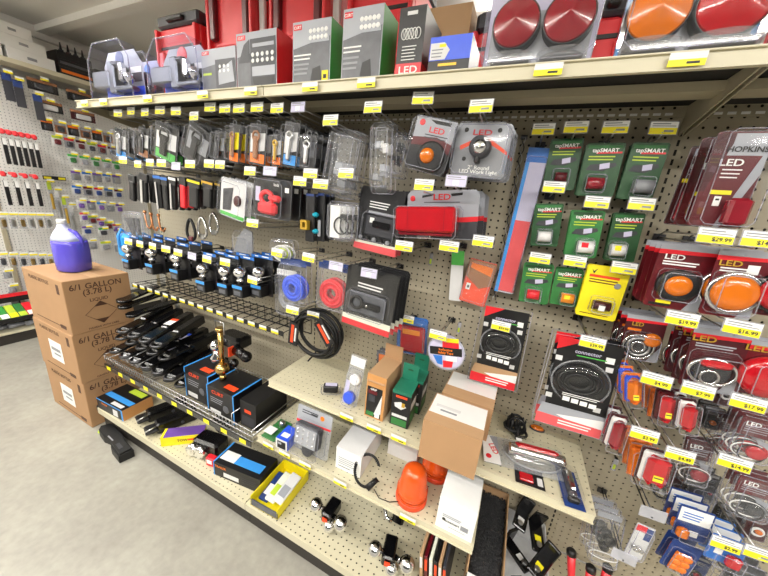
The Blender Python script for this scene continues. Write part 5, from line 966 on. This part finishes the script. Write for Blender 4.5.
def lamp_box(label, R, side, kind, d=.1):
    p = stand('lamp_box', label, 'box', R); h = p.h
    b = B().box((0, d / 2, -h / 2), (p.w, d, h)); b.m = [1, 1, 0, 1, 1, 1]; b.build('box_body', ['silver_card', side], p.t); p.d = d
    p.panel('red', .03, .04, .24, .12); p.text('CURT', .135, .085, .011, 'white', .0014)
    p.poly('photo_grey', [(.02, .4), (.98, .26), (.98, .97), (.02, .97)], .001, 'photo_print')
    if kind == 'jeep':
        p.panel('charcoal', .36, .12, .98, .94, .0014, 'photo_print'); p.panel('silver_card', .42, .2, .94, .26, .0018)
        for k in range(10): p.disc(.42 + .12 * (k % 5), .38 + .1 * (k // 5), .007, .0024, 'white', 'lamp_picture')
        p.panel('silver_card', .4, .58, .96, .74, .0018, 'bumper_picture'); p.poly('black', [(.4, .76), (.95, .76), (.9, .92), (.45, .92)], .0018, 'tyre_picture'); p.poly('charcoal', [(.05, .5), (.2, .2), (.34, .12), (.34, .5)], .0016)
    elif kind == 'small':
        p.panel('charcoal', .42, .25, .98, .9, .0014, 'photo_print'); p.poly('silver_card', [(.5, .5), (.9, .3), (.95, .75), (.5, .8)], .0018, 'lamp_picture'); p.panel('lime', .05, .52, .3, .57, .0016)
        for k in range(6): p.disc(.55 + .12 * (k % 3), .4 + .1 * (k // 3), .006, .0024, 'white', 'lamp_picture')
    else:
        p.panel('silver_card', .42, .1, .96, .33, .0014, 'window')
        for k in range(10): p.disc(.48 + .1 * (k % 5), .16 + .1 * (k // 5), .0065, .003, 'white', 'led')
        p.poly('black', [(.5, .9), (.55, .72), (.75, .68), (.8, .92)], .0018, 'tyre_picture'); p.lines(.04, .5, .5, 2, 'white', .06, .022); p.lines(.04, .45, .64, 3, 'grey', .07, .03)
        if kind == 'cube': p.panel('yellow', .8, .76, .96, .97, .002, 'warranty_badge'); p.panel('ink', .84, .82, .92, .88, .0024, 'badge_mark')
    return p
lamp_box('small silver lamp box with red logo and LED photo', (-1.16,1.913,0.186,0.1508,-0.0571,-0.28), 'silver_card', 'small')
lamp_box('silver lamp box with vehicle photo and red side', (-0.9667,1.934,0.1885,0.1721,-0.0225,-0.28), 'red', 'jeep')
lamp_box('silver lamp box with green side and yellow warranty badge', (-0.7279,1.935,0.1494,0.1763,-0.0224,-0.28), 'green', 'cube')
lamp_box('large silver lamp box with green side next to the black LED box', (-0.5428,1.943,0.1345,0.1809,0.024,-0.28), 'green', 'bar')
p = stand('led_box', 'tall black LED box with white lamp drawing and red foot', 'box', (-0.3866,1.931,0.0777,0.1645,0.0019,-0.28)); b = B().box((0, .075, -p.h / 2), (p.w, .15, p.h)); b.build('box_body', 'black_card', p.t)
p.box(-.002, .76, 1.002, 1, -.15, .0006, 'red', 'red_foot'); p.text('LED', .5, .86, .026, 'white', .0016, 1.3); p.panel('off_white', .3, .06, .68, .11)
for k in range(5): p.ring(.24 + .13 * k, .36, .008, .0012, 'white', .0012, 'lamp_drawing', 1, 1.6)
for k in range(4): p.panel('white', .2 + .16 * k, .3, .21 + .16 * k, .42, .0012, 'lamp_drawing')
p.lines(.2, .75, .53, 5, 'white', .045, .013); 
p = stand('led_box', 'low blue and black lamp box with white arrow panel', 'box', (-0.2648,1.884,0.1094,0.0813,-0.0052,-0.3)); B().box((0, .06, -p.h / 2), (p.w, .12, p.h)).build('box_body', 'black_card', p.t); p.panel('blue_royal', 0, 0, 1, .62); p.poly('off_white', [(.02, .16), (.36, .16), (.5, .36), (.4, .6), (.02, .6)], .0014); p.panel('yellow', .24, .2, .4, .28, .0018); p.lines(.25, .7, .74, 1, 'gold', .05, .07); p.lines(.06, .34, .34, 3, 'grey', .09, .03, .0018); B().box((0, .06, .0004), (p.w, .12, .0006)).build('lid', 'blue_royal', p.t)
p = carton('plain_carton', 'plain brown carton standing behind the black LED box', 'carton', (-.495, .078, TZ), (.18, .14, .36), 'cardboard_light')
def dome_pack(label, R, cols, arc, ctr):
    p = stand('dome_light_pack', label, 'light pack', R)
    p.card('blue_light' if 'amber' in label else 'lavender'); p.panel('silver_card', .04, .3, .96, .97); p.text('Submersible', .62, .1, .02, 'ink', .0016); p.disc(.18, .08, .008, .0018, 'red', 'brand_seal')
    for (u, c, r) in zip(ctr, cols, arc):
        a, b = p.uv(u, .48); B().lathe([(r, .002), (r, .03), (r * .97, .034)], (a, 0, b), 36, 0, 'y').build('lamp_housing', 'charcoal', p.t)
        pr = []
        for k in range(15):
            q = 1 - k / 14; pr.append((max(r * .95 * q, .0001), .034 + .022 * (1 - q) + (.0012 if k % 2 else 0)))
        B().lathe(pr, (a, 0, b), 40, 0, 'y').build('dome_lens', c, p.t)
        B().lathe([(r * .82, -.03), (r * .84, -.012), (r * .7, -.008)], (a, -.03, -p.h + .034), 30, 0, 'z', 1, .55).build('foot_arc', 'charcoal', p.t)
        B().lathe([(r * .92, -.032), (r * .94, -.002)], (a, -.032, -p.h + .034), 30, 0, 'z', 1, .6).build('foot_cup', 'clear_milky', p.t)
    p.bubble(0, 0, 1, 1, .075, 'clear', 'clamshell', .96)
    return p
dome_pack('clamshell with two dark red dome trailer lights', (-0.0592,1.936,0.245,0.1846,-0.0583,-0.26), ('red_lens_dark', 'red_lens_dark'), (.054, .054), (.28, .74))
dome_pack('clamshell with one amber and one bright red dome light', (0.2228,1.924,0.2305,0.1642,-0.0042,-0.26), ('amber_lens', 'red_lens'), (.056, .06), (.24, .75))
p = stand('light_kit_card', 'pale pink light kit card beside the amber dome clamshell', 'light pack', (0.4001,1.899,0.0925,0.1349,0.0145,-0.26)); p.card('pink_red'); p.panel('white', .1, .1, .9, .4); p.disc(.5, .65, .04, .03, 'red_lens'); p.bubble(.05, .42, .95, .97, .045)
# red tool boxes on the next aisle's shelf
def tool_case(label, x0, x1, ztop, lid=None, rail=False, y=.1):
    w, h = x1 - x0, ztop - TZ; t = thing('tool_case', label, 'tool box', ((x0 + x1) / 2, y, TZ))
    B().box((0, .14, h / 2), (w, .26, h), 0, .012).build('case_body', 'red_plastic', t)
    B().box((0, -.002, h * .42), (w * .62, .04, .05), 0, .01).build('handle_bridge', 'red_plastic', t); B().box((0, .008, h * .30), (w * .5, .006, h * .14)).build('handle_recess', 'red_dark', t)
    for s in (-1, 1):
        B().box((s * w * .36, -.002, h * .62), (w * .12, .03, h * .26), 0, .006).build('latch', 'red_dark' if lid is None else 'red_plastic', t); B().box((s * w * .47, .0, h / 2), (.02, .03, h * .96), 0, .004).build('corner_rib', 'red_plastic', t)
    B().box((0, .14, h * .80), (w * .99, .268, .012)).build('seam', 'black', t)
    if lid: B().box((0, .14, h + lid / 2), (w * 1.0, .27, lid), 0, .01).build('lid', 'charcoal', t); B().box((0, .0, h + lid * .5), (w * .4, .03, lid * .4), 0, .006).build('lid_grip', 'black', t)
    if rail: B().box((w / 2 + .03, .03, h / 2), (.035, .02, h), 0, .004).build('pull_rail', 'off_white', t); B().box((w / 2 + .03, .03, h * .7), (.05, .03, .03), 0, .004).build('rail_clamp', 'black', t)
    return t
tool_case('red tool box with black lid above the hitch clamshells', -2.14, -1.79, 2.33, .06)
tool_case('large red rolling tool box above the small lamp box', -1.70, -1.38, 2.62, None, True)
tool_case('large red rolling tool box above the vehicle photo box', -1.27, -.95, 2.62, None, True)
tool_case('red tool box over the green sided lamp boxes', -.84, -.55, 2.34, .05)
tool_case('red tool box with black lid between lamp boxes and red domes', -.30, -.16, 2.12, .06)
tool_case('red tool box seen between the two dome clamshells', .07, .16, 2.12, .05)

# ---------------------------------------------------------------- cartons and jug in the aisle
BX0, BY0 = -2.624, -.512
for i in range(3):
    dx, dy = ((.004, 0), (0, -.004), (-.006, .003))[i]
    z0 = .001 + .3125 * (2 - i)
    t = thing('gallon_carton', ('brown 6/1 GALLON carton on top of the stack under the jug', 'brown 6/1 GALLON carton in the middle of the stack with white sticker', 'brown gallon carton at the bottom of the stack on the floor')[i], 'carton', (BX0 + dx, BY0 + dy, z0))
    W_, D_, H_ = .478, .302, .311
    B().box((W_ / 2, D_ / 2, H_ / 2), (W_, D_, H_), 0, .003).build('box_body', 'cardboard', t)
    B().box((W_ / 2, D_ / 2, H_ + .0003), (W_, .004, .0006)).build('lid_seam', 'carton_ink', t); B().box((W_ / 2, D_ / 2, H_ + .0006), (W_ * .98, .05, .0005)).build('packing_tape', 'cardboard_light', t)
    rx = (PI / 2, 0, PI / 2); X_ = W_ + .0005
    text('6/1 GALLON\n(3.78 L)', .045, 'carton_ink', t, (X_, D_ * .47, H_ * .80), rx, sx=.95)
    text('LIQUID', .026, 'carton_ink', t, (X_, D_ * .47, H_ * .585), rx); text('HANDLE WITH CARE', .015, 'carton_ink', t, (X_, D_ * .48, H_ * .05), rx)
    cy, cz, ry, rz = D_ * .48, H_ * .325, .075, .068
    B().tube([(X_, cy - ry, cz), (X_, cy, cz + rz), (X_, cy + ry, cz), (X_, cy, cz - rz)], .0016, 4, 0, True).build('diamond_outline', 'carton_ink', t)
    for s in (1, -1): B().prism([(cy - ry * .42, cz + s * rz * .58), (cy + ry * .42, cz + s * rz * .58), (cy, cz + s * rz)][::s], X_ - .0004, X_ + .0004, 0, 'yz').build('diamond_corner', 'carton_ink', t)
    text('PLASTIC BOTTLES', .030, 'carton_ink', t, (W_ * .42, -.0006, H_ * .88)); B().box((W_ * .45, -.0004, H_ * .1), (W_ * .6, .0005, .004)).build('print_line', 'carton_ink', t); B().box((W_ * .82, -.0004, H_ * .1), (W_ * .14, .0005, .022)).build('barcode', 'carton_ink', t); B().box((W_ * .87, -.0004, H_ * .82), (.03, .0005, .055)).build('arrows_mark', 'carton_ink', t)
    if i: B().box((W_ * .5, -.0008, H_ * .47), (.15, .0008, .13)).build('white_sticker', 'white', t); B().box((W_ * .5, -.0014, H_ * .5), (.11, .0006, .02)).build('sticker_print', 'grey', t); B().box((W_ * .52, -.0014, H_ * .4), (.08, .0006, .012)).build('sticker_print', 'grey', t)
# jug of purple liquid
M('purple_liquid', '5a50c8', 0.22, 0, 0.04, 8, 0, 0.3); M('jug_white', 'cfd4f2', 0.3, 0, 0.03); 
JZ = .626 + .3125
t = thing('gallon_jug', 'gallon jug of purple liquid with white cap standing on the carton stack', 'jug', (-2.36, -.37, JZ + .0015), (0, 0, .5))
def loft(rings, n=24):
    vs = []
    for z, r, ox in rings:
        for i in range(n):
            a = 2 * PI * i / n; c_, s_ = math.cos(a), math.sin(a); k = (abs(c_) ** 3 + abs(s_) ** 3) ** (-1 / 3); vs.append((ox + r * c_ * k, r * s_ * k, z))
    fs = [(l * n + i, l * n + (i + 1) % n, (l + 1) * n + (i + 1) % n, (l + 1) * n + i) for l in range(len(rings) - 1) for i in range(n)] + [tuple(range(n - 1, -1, -1)), tuple((len(rings) - 1) * n + i for i in range(n))]
    return B().add(vs, fs, 0, True)
loft([(0, .06, 0), (.008, .067, 0), (.06, .070, 0), (.12, .071, 0), (.16, .070, 0), (.178, .067, -.002)]).build('liquid', 'purple_liquid', t)
loft([(.1785, .067, -.002), (.2, .058, -.008), (.225, .042, -.016), (.245, .026, -.022), (.262, .0185, -.024), (.272, .0185, -.024)]).build('shoulder', 'jug_white', t)
B().tube([(.005, 0, .235), (.04, 0, .225), (.062, 0, .19), (.062, 0, .15), (.055, 0, .12)], .011, 8).build('handle', 'purple_liquid', t)
B().lathe([(.021, .268), (.021, .29), (.019, .293)], (-.024, 0, 0), 18).build('cap', 'white', t)
q = (-2.14,-0.1507,1.119); M('sky_blue', '3aa0ea', .35)
t = thing('blue_jug', 'light blue plastic jug hanging behind the carton stack', 'jug', (-2.15, -.15, 1.03)); B().box((0, 0, .07), (.10, .15, .15), 0, .02).build('body', 'sky_blue', t); B().lathe([(.02, .14), (.02, .175), (.016, .18)], (0, .02, 0), 14).build('spout', 'sky_blue', t); B().tube([(0, -.03, .14), (0, -.06, .17), (0, -.08, .13), (0, -.076, .06)], .008, 7).build('handle', 'blue_light', t)
hook((-2.10, -.17, 1.22), 'short wire hook carrying the light blue jug', 'yellow', drop=.02)

# ---------------------------------------------------------------- the wall of small goods beyond the gondola end
lwf = thing('wall_gondola', 'white pegboard wall shelving with small carded goods along the end wall', 'shelving', (0, 0, 0))
LX = -4.28
for k in range(3):
    y0 = -1.35 + k * 1.22; o = B().box((0, 0, 0), (.004, 1.19, 2.1)).build('pegboard_panel', 'peg_white', lwf); o.location = (LX, y0 + .61, 1.2)
box('cavity_panel', (LX - .03, .5, 1.2), (.004, 3.7, 2.1), 'grey', lwf)
for k in range(4): box('upright', (LX + .005, -1.35 + k * 1.22, 1.2), (.03, .03, 2.2), 'cream_dark', lwf)
box('base_deck', (-4.07, .5, .10), (.42, 3.7, .02), 'cream', lwf); box('kick_plate', (-3.88, .5, .045), (.02, 3.7, .09), 'kick', lwf)
t = thing('wall_shelf', 'white shelf high on the end wall carrying white boxes', 'shelf', (0, 0, 0)); box('deck', (-4.1, .5, 2.31), (.3, 3.6, .012), 'cream', t); box('front_lip', (-3.95, .5, 2.30), (.006, 3.6, .034), 'cream', t)
for k in range(4): box('bracket', (-4.1, -1.3 + k * 1.2, 2.28), (.28, .006, .05), 'cream_dark', t)
def wall_box(label, y, z, dy, dz, mat, band=None, x=-4.0, name='white_box', d=.22, group=None):
    t = thing(name, label, 'box', (x, y, z), group=group); box('box_body', (-d / 2, dy / 2, dz / 2), (d, dy, dz), mat, t)
    if band: box('printed_band', (.0005, dy / 2, dz * .55), (.001, dy * .9, dz * .35), band, t)
    else: box('logo_mark', (.0005, dy * .5, dz * .5), (.001, dy * .2, dz * .22), 'grey', t)
    return t
for lb, y, z, dy, dz in (('long white box lowest on the high wall shelf', .055, 2.317, .28, .095), ('white box on the long white box', .03, 2.413, .26, .085), ('white box topmost on the high wall shelf', .0, 2.499, .22, .08), ('white box at the edge of the white box stack', -.32, 2.317, .35, .13), ('upper white box at the edge of the white box stack', -.32, 2.448, .28, .1)):
    wall_box(lb, y, z, dy, dz, 'white')
for i, (y, z, dz, bnd) in enumerate(((.36, 2.317, .07, 'orange'), (.36, 2.388, .06, 'photo_grey'), (.62, 2.317, .08, 'orange'), (.62, 2.398, .06, 'charcoal'), (.36, 2.449, .06, 'black'))):
    wall_box(('black and orange box lowest beside the white boxes', 'grey banded box on the black and orange box', 'black and orange box farther along the high shelf', 'charcoal box topmost along the high shelf', 'black box topmost beside the white boxes')[i], y, z, .24, dz, 'black_card', bnd, name='parts_box')
for k in range(4): 
    o = B().cyl((0, 0, 0), (0, 0, .07), .012, 10, 0, .004).build('brush_nozzle', 'black'); B().lathe([(.018, 0), (.018, .012)], (0, 0, 0), 12).build('nozzle_collar', 'charcoal', o); o.location = (-4.02, .40 + .05 * k, 2.51 - .0); tag(o, 'small black nozzle standing on the dark boxes of the high shelf', 'nozzle', 'black nozzles on the high shelf')
WM = {}
def wall_card(label, y, z, w, h, mat, top=None, prod=None, X=-4.02, group=None, ticket=True, n=0):
    """small carded item facing the aisle (+x)"""
    t = thing('carded_item', label, 'card pack', (X, y, z), group=group); key = (round(w, 3), round(h, 3), mat, top, prod)
    if key in WM:
        for nm, d in WM[key]: link(nm, d, t)
    else:
        ps = [box('card', (0, 0, -h / 2), (.002, w, h), mat, t)]
        if top: ps.append(box('header_print', (.0015, 0, -h * .14), (.001, w * .96, h * .24), top, t))
        if prod: ps.append(box('product', (.012, 0, -h * .62), (.02, w * .6, h * .5), prod, t, .006)); ps.append(box('clear_bubble', (.014, 0, -h * .62), (.026, w * .8, h * .62), 'clear', t, .006))
        ps.append(B().tube([(-.26 - (X + 4.02), 0, -.006), (.05, 0, -.006), (.055, 0, .004)], .002, 5).build('wire_hanger', 'steel', t))
        if ticket: ps.append(B().box((.056, 0, .014), (.001, .05, .014), 0).box((.056, 0, 0), (.001, .05, .014), 1).build('ticket', ['white', 'tag_yellow'], t))
        WM[key] = [(p_.name.split('.')[0], p_.data) for p_ in ps]
    return t
def wall_row(pts0, pts1, n, what, w, h, mats, tops, prods, jit=0.0, **kw):
    for i in range(n):
        f = i / max(n - 1, 1); y = pts0[1] + (pts1[1] - pts0[1]) * f; z = pts0[2] + (pts1[2] - pts0[2]) * f
        m_, t_, p_ = mats[i % len(mats)], tops[i % len(tops)], prods[i % len(prods)]; nm = lambda c: {'skin_brown': 'tan', 'silver_card': 'silver', 'off_white': 'pale', 'red_dark': 'dark red', 'green_bright': 'green', 'blue_mid': 'blue', 'blue_light': 'light blue', 'blue_dark': 'dark blue', 'pink_red': 'pink', 'green_mid': 'green', 'steel': 'steel'}.get(c, c)
        lb = '%s with %s header and %s piece' % (what, nm(t_), nm(p_)); wall_card(lb, y, z, w, h, m_, t_, p_, group=lb, **kw)
for i in range(3):
    wall_card('dark blue hanging card ' + ('by the end of the white box shelf', 'between two other dark blue cards', 'lowest of the three beside dark boxes')[i], ((-4,0.0199,2.206)[1], (-4,0.0698,2.172)[1], (-4,0.1637,2.096)[1])[i], ((-4,0.0199,2.206)[2], (-4,0.0698,2.172)[2], (-4,0.1637,2.096)[2])[i], .055, .2, 'charcoal', 'blue_dark', None, X=(-4.0, -3.98, -3.96)[i])
wall_row((-4,0.2346,2.229), (-4,0.4795,2.22), 2, 'carded box under the high wall shelf', .19, .09, ['black_card'], ['skin_brown'], ['charcoal'])
wall_row((-4,0.2488,2.074), (-4,0.4782,2.055), 2, 'carded box in the second wall row', .18, .085, ['black_card', 'maroon'], ['skin_brown'], ['off_white'])
wall_row((-4,0.2111,1.916), (-4,0.6511,1.903), 6, 'carded part in the third wall row', .075, .088, ['black_card', 'skin_brown'], ['orange', 'silver_card'], ['charcoal'])
wall_row((-4,0.2601,1.8), (-4,0.6696,1.78), 6, 'carded part in the fourth wall row', .07, .088, ['off_white', 'silver_card', 'off_white'], ['lime', 'red', 'red_dark'], ['red_dark', 'charcoal'])
wall_row((-4,0.3454,1.657), (-4,0.6875,1.642), 5, 'carded part in the fifth wall row', .07, .088, ['off_white'], ['green_bright'], ['green_mid', 'silver_card'])
wall_row((-4,0.3461,1.508), (-4,0.6698,1.506), 5, 'blister part in the sixth wall row', .07, .088, ['silver_card', 'off_white'], ['purple', 'blue_mid'], ['steel', 'grey'])
wall_row((-4,0.334,1.373), (-4,0.6693,1.359), 5, 'blister part in the seventh wall row', .07, .088, ['off_white', 'silver_card'], ['blue_mid', 'red_dark', 'red'], ['blue_dark', 'charcoal'])
wall_row((-4,0.3453,1.237), (-4,0.6592,1.207), 5, 'blister part in the eighth wall row', .065, .088, ['off_white', 'silver_card'], ['white', 'purple', 'blue_light'], ['purple', 'grey'])
wall_row((-4,0.3518,1.117), (-4,0.6038,0.9953), 5, 'blister part in the ninth wall row', .065, .085, ['off_white', 'silver_card'], ['pink_red', 'lime'], ['purple', 'red_dark'])
wall_row((-4,0.3567,0.9811), (-4,0.6153,0.9388), 3, 'blister part in the tenth wall row', .08, .085, ['off_white'], ['purple', 'green_bright'], ['blue_dark', 'charcoal'])
wall_row((-4,0.3704,0.8428), (-4,0.606,0.791), 3, 'blister part in the lowest wall row above the cartons', .09, .1, ['silver_card', 'off_white'], ['white', 'lime'], ['grey'])
# red handled tools on the wall
for r, (a, b_, n) in enumerate((((-4,-0.0742,1.76), (-4,0.1084,1.752), 6), ((-4,-0.1231,1.426), (-4,0.0618,1.421), 4))):
    for i in range(n):
        f = i / (n - 1); t = thing('red_handle_tool', 'black tool with red T handle in the %s row on the end wall' % ('upper', 'lower')[r], 'hand tool', (-4.0, a[1] + (b_[1] - a[1]) * f, a[2] + (b_[2] - a[2]) * f), group='red handled tools in the %s wall row' % ('upper', 'lower')[r])
        box('handle', (0, 0, 0), (.03, .033, .04), 'red_plastic', t, .01); box('handle_arm', (-.04, 0, .01), (.1, .025, .025), 'red_plastic', t, .006); box('black_sleeve', (0, 0, -.15), (.012, .024, .2), 'black_card', t); box('white_label', (.007, 0, -.075), (.001, .022, .05), 'white', t); B().cyl((-.26, 0, .02), (0, 0, .02), .003, 6).build('wire_hanger', 'steel', t)
wall_row((-4,-0.1833,1.105), (-4,0.0898,1.097), 6, 'bagged fitting under the red handled tools', .042, .13, ['clear_milky'], ['off_white'], ['brass', 'steel'])
wall_row((-4,-0.2422,0.7717), (-4,0.0464,0.7286), 6, 'bagged fitting above the lowest wall shelf', .045, .12, ['clear_milky'], ['off_white'], ['charcoal', 'brass'])
wall_row((-4,-0.2356,0.6236), (-4,-0.228,0.4892), 2, 'tiny carded fitting beside the carton stack', .05, .08, ['silver_card'], ['white'], ['grey'])
wall_row((-4.15,0.1931,1.39), (-4.15,0.317,1.184), 4, 'slim bagged rod on the narrow end wall strip', .03, .3, ['clear_milky'], ['lime', 'off_white'], ['gold', 'steel'], X=-4.17)
q = (-4.2,0.2536,1.421); t = thing('ticket_bar', 'black bar with two yellow tickets on the white pegboard', 'ticket bar', (-4.2, q[1], q[2])); box('bar', (0, 0, 0), (.01, .16, .035), 'black', t)
for s in (-1, 1): box('yellow_ticket', (.0055, s * .05, .0), (.001, .05, .02), 'tag_yellow', t)
# low wall shelves with coloured packs and bottles
t = thing('low_wall_shelf', 'black edged low shelf on the end wall holding coloured packs', 'shelf', (0, 0, 0)); 
box('deck', (-4.05, -.2, .205), (.4, 1.5, .015), 'black', t); box('front_rail', (-3.852, -.2, .215), (.006, 1.5, .04), 'black', t); box('back_rail', (-4.0, -.2, .36), (.01, 1.5, .05), 'black', t); box('red_rail', (-3.99, -.2, .40), (.01, 1.5, .03), 'red', t); box('bracket', (-4.15, -.2, .28), (.2, .01, .16), 'black', t)
for i, c in enumerate(('amber', 'blue_royal', 'green_mid', 'green', 'lime', 'green_mid', 'red', 'pink_red', 'red_dark')):
    o = B().box((0, 0, 0), (.16, .05, .02), 0, .004).build('sealant_pack', c); o.location = (-3.945, -.50 + .053 * i, .262); o.rotation_euler = (0, .55, 0); B().box((.05, 0, .0105), (.05, .046, .001)).build('label_band', ('white', 'yellow', 'lime')[i % 3], o); tag(o, ('orange', 'blue', 'mid green', 'deep green', 'lime', 'mid green', 'red', 'pink', 'dark red')[i] + ' flat pack leaning on the low wall shelf' + (' between lime and red packs' if i == 5 else ''), 'flat pack')
for i in range(6):
    o = B().cyl((0, -.05, 0), (0, .05, 0), .022, 12).build('spray_bottle', 'silver_card'); B().cyl((0, .05, 0), (0, .07, 0), .012, 10).build('cap', 'white', o); o.location = (-3.95, -.48 + .1 * i, .134); o.rotation_euler = (0, 0, .7 - .3 * (i % 3)); tag(o, 'small silver bottle lying on the base of the end wall shelving', 'bottle', 'silver bottles on the wall base')
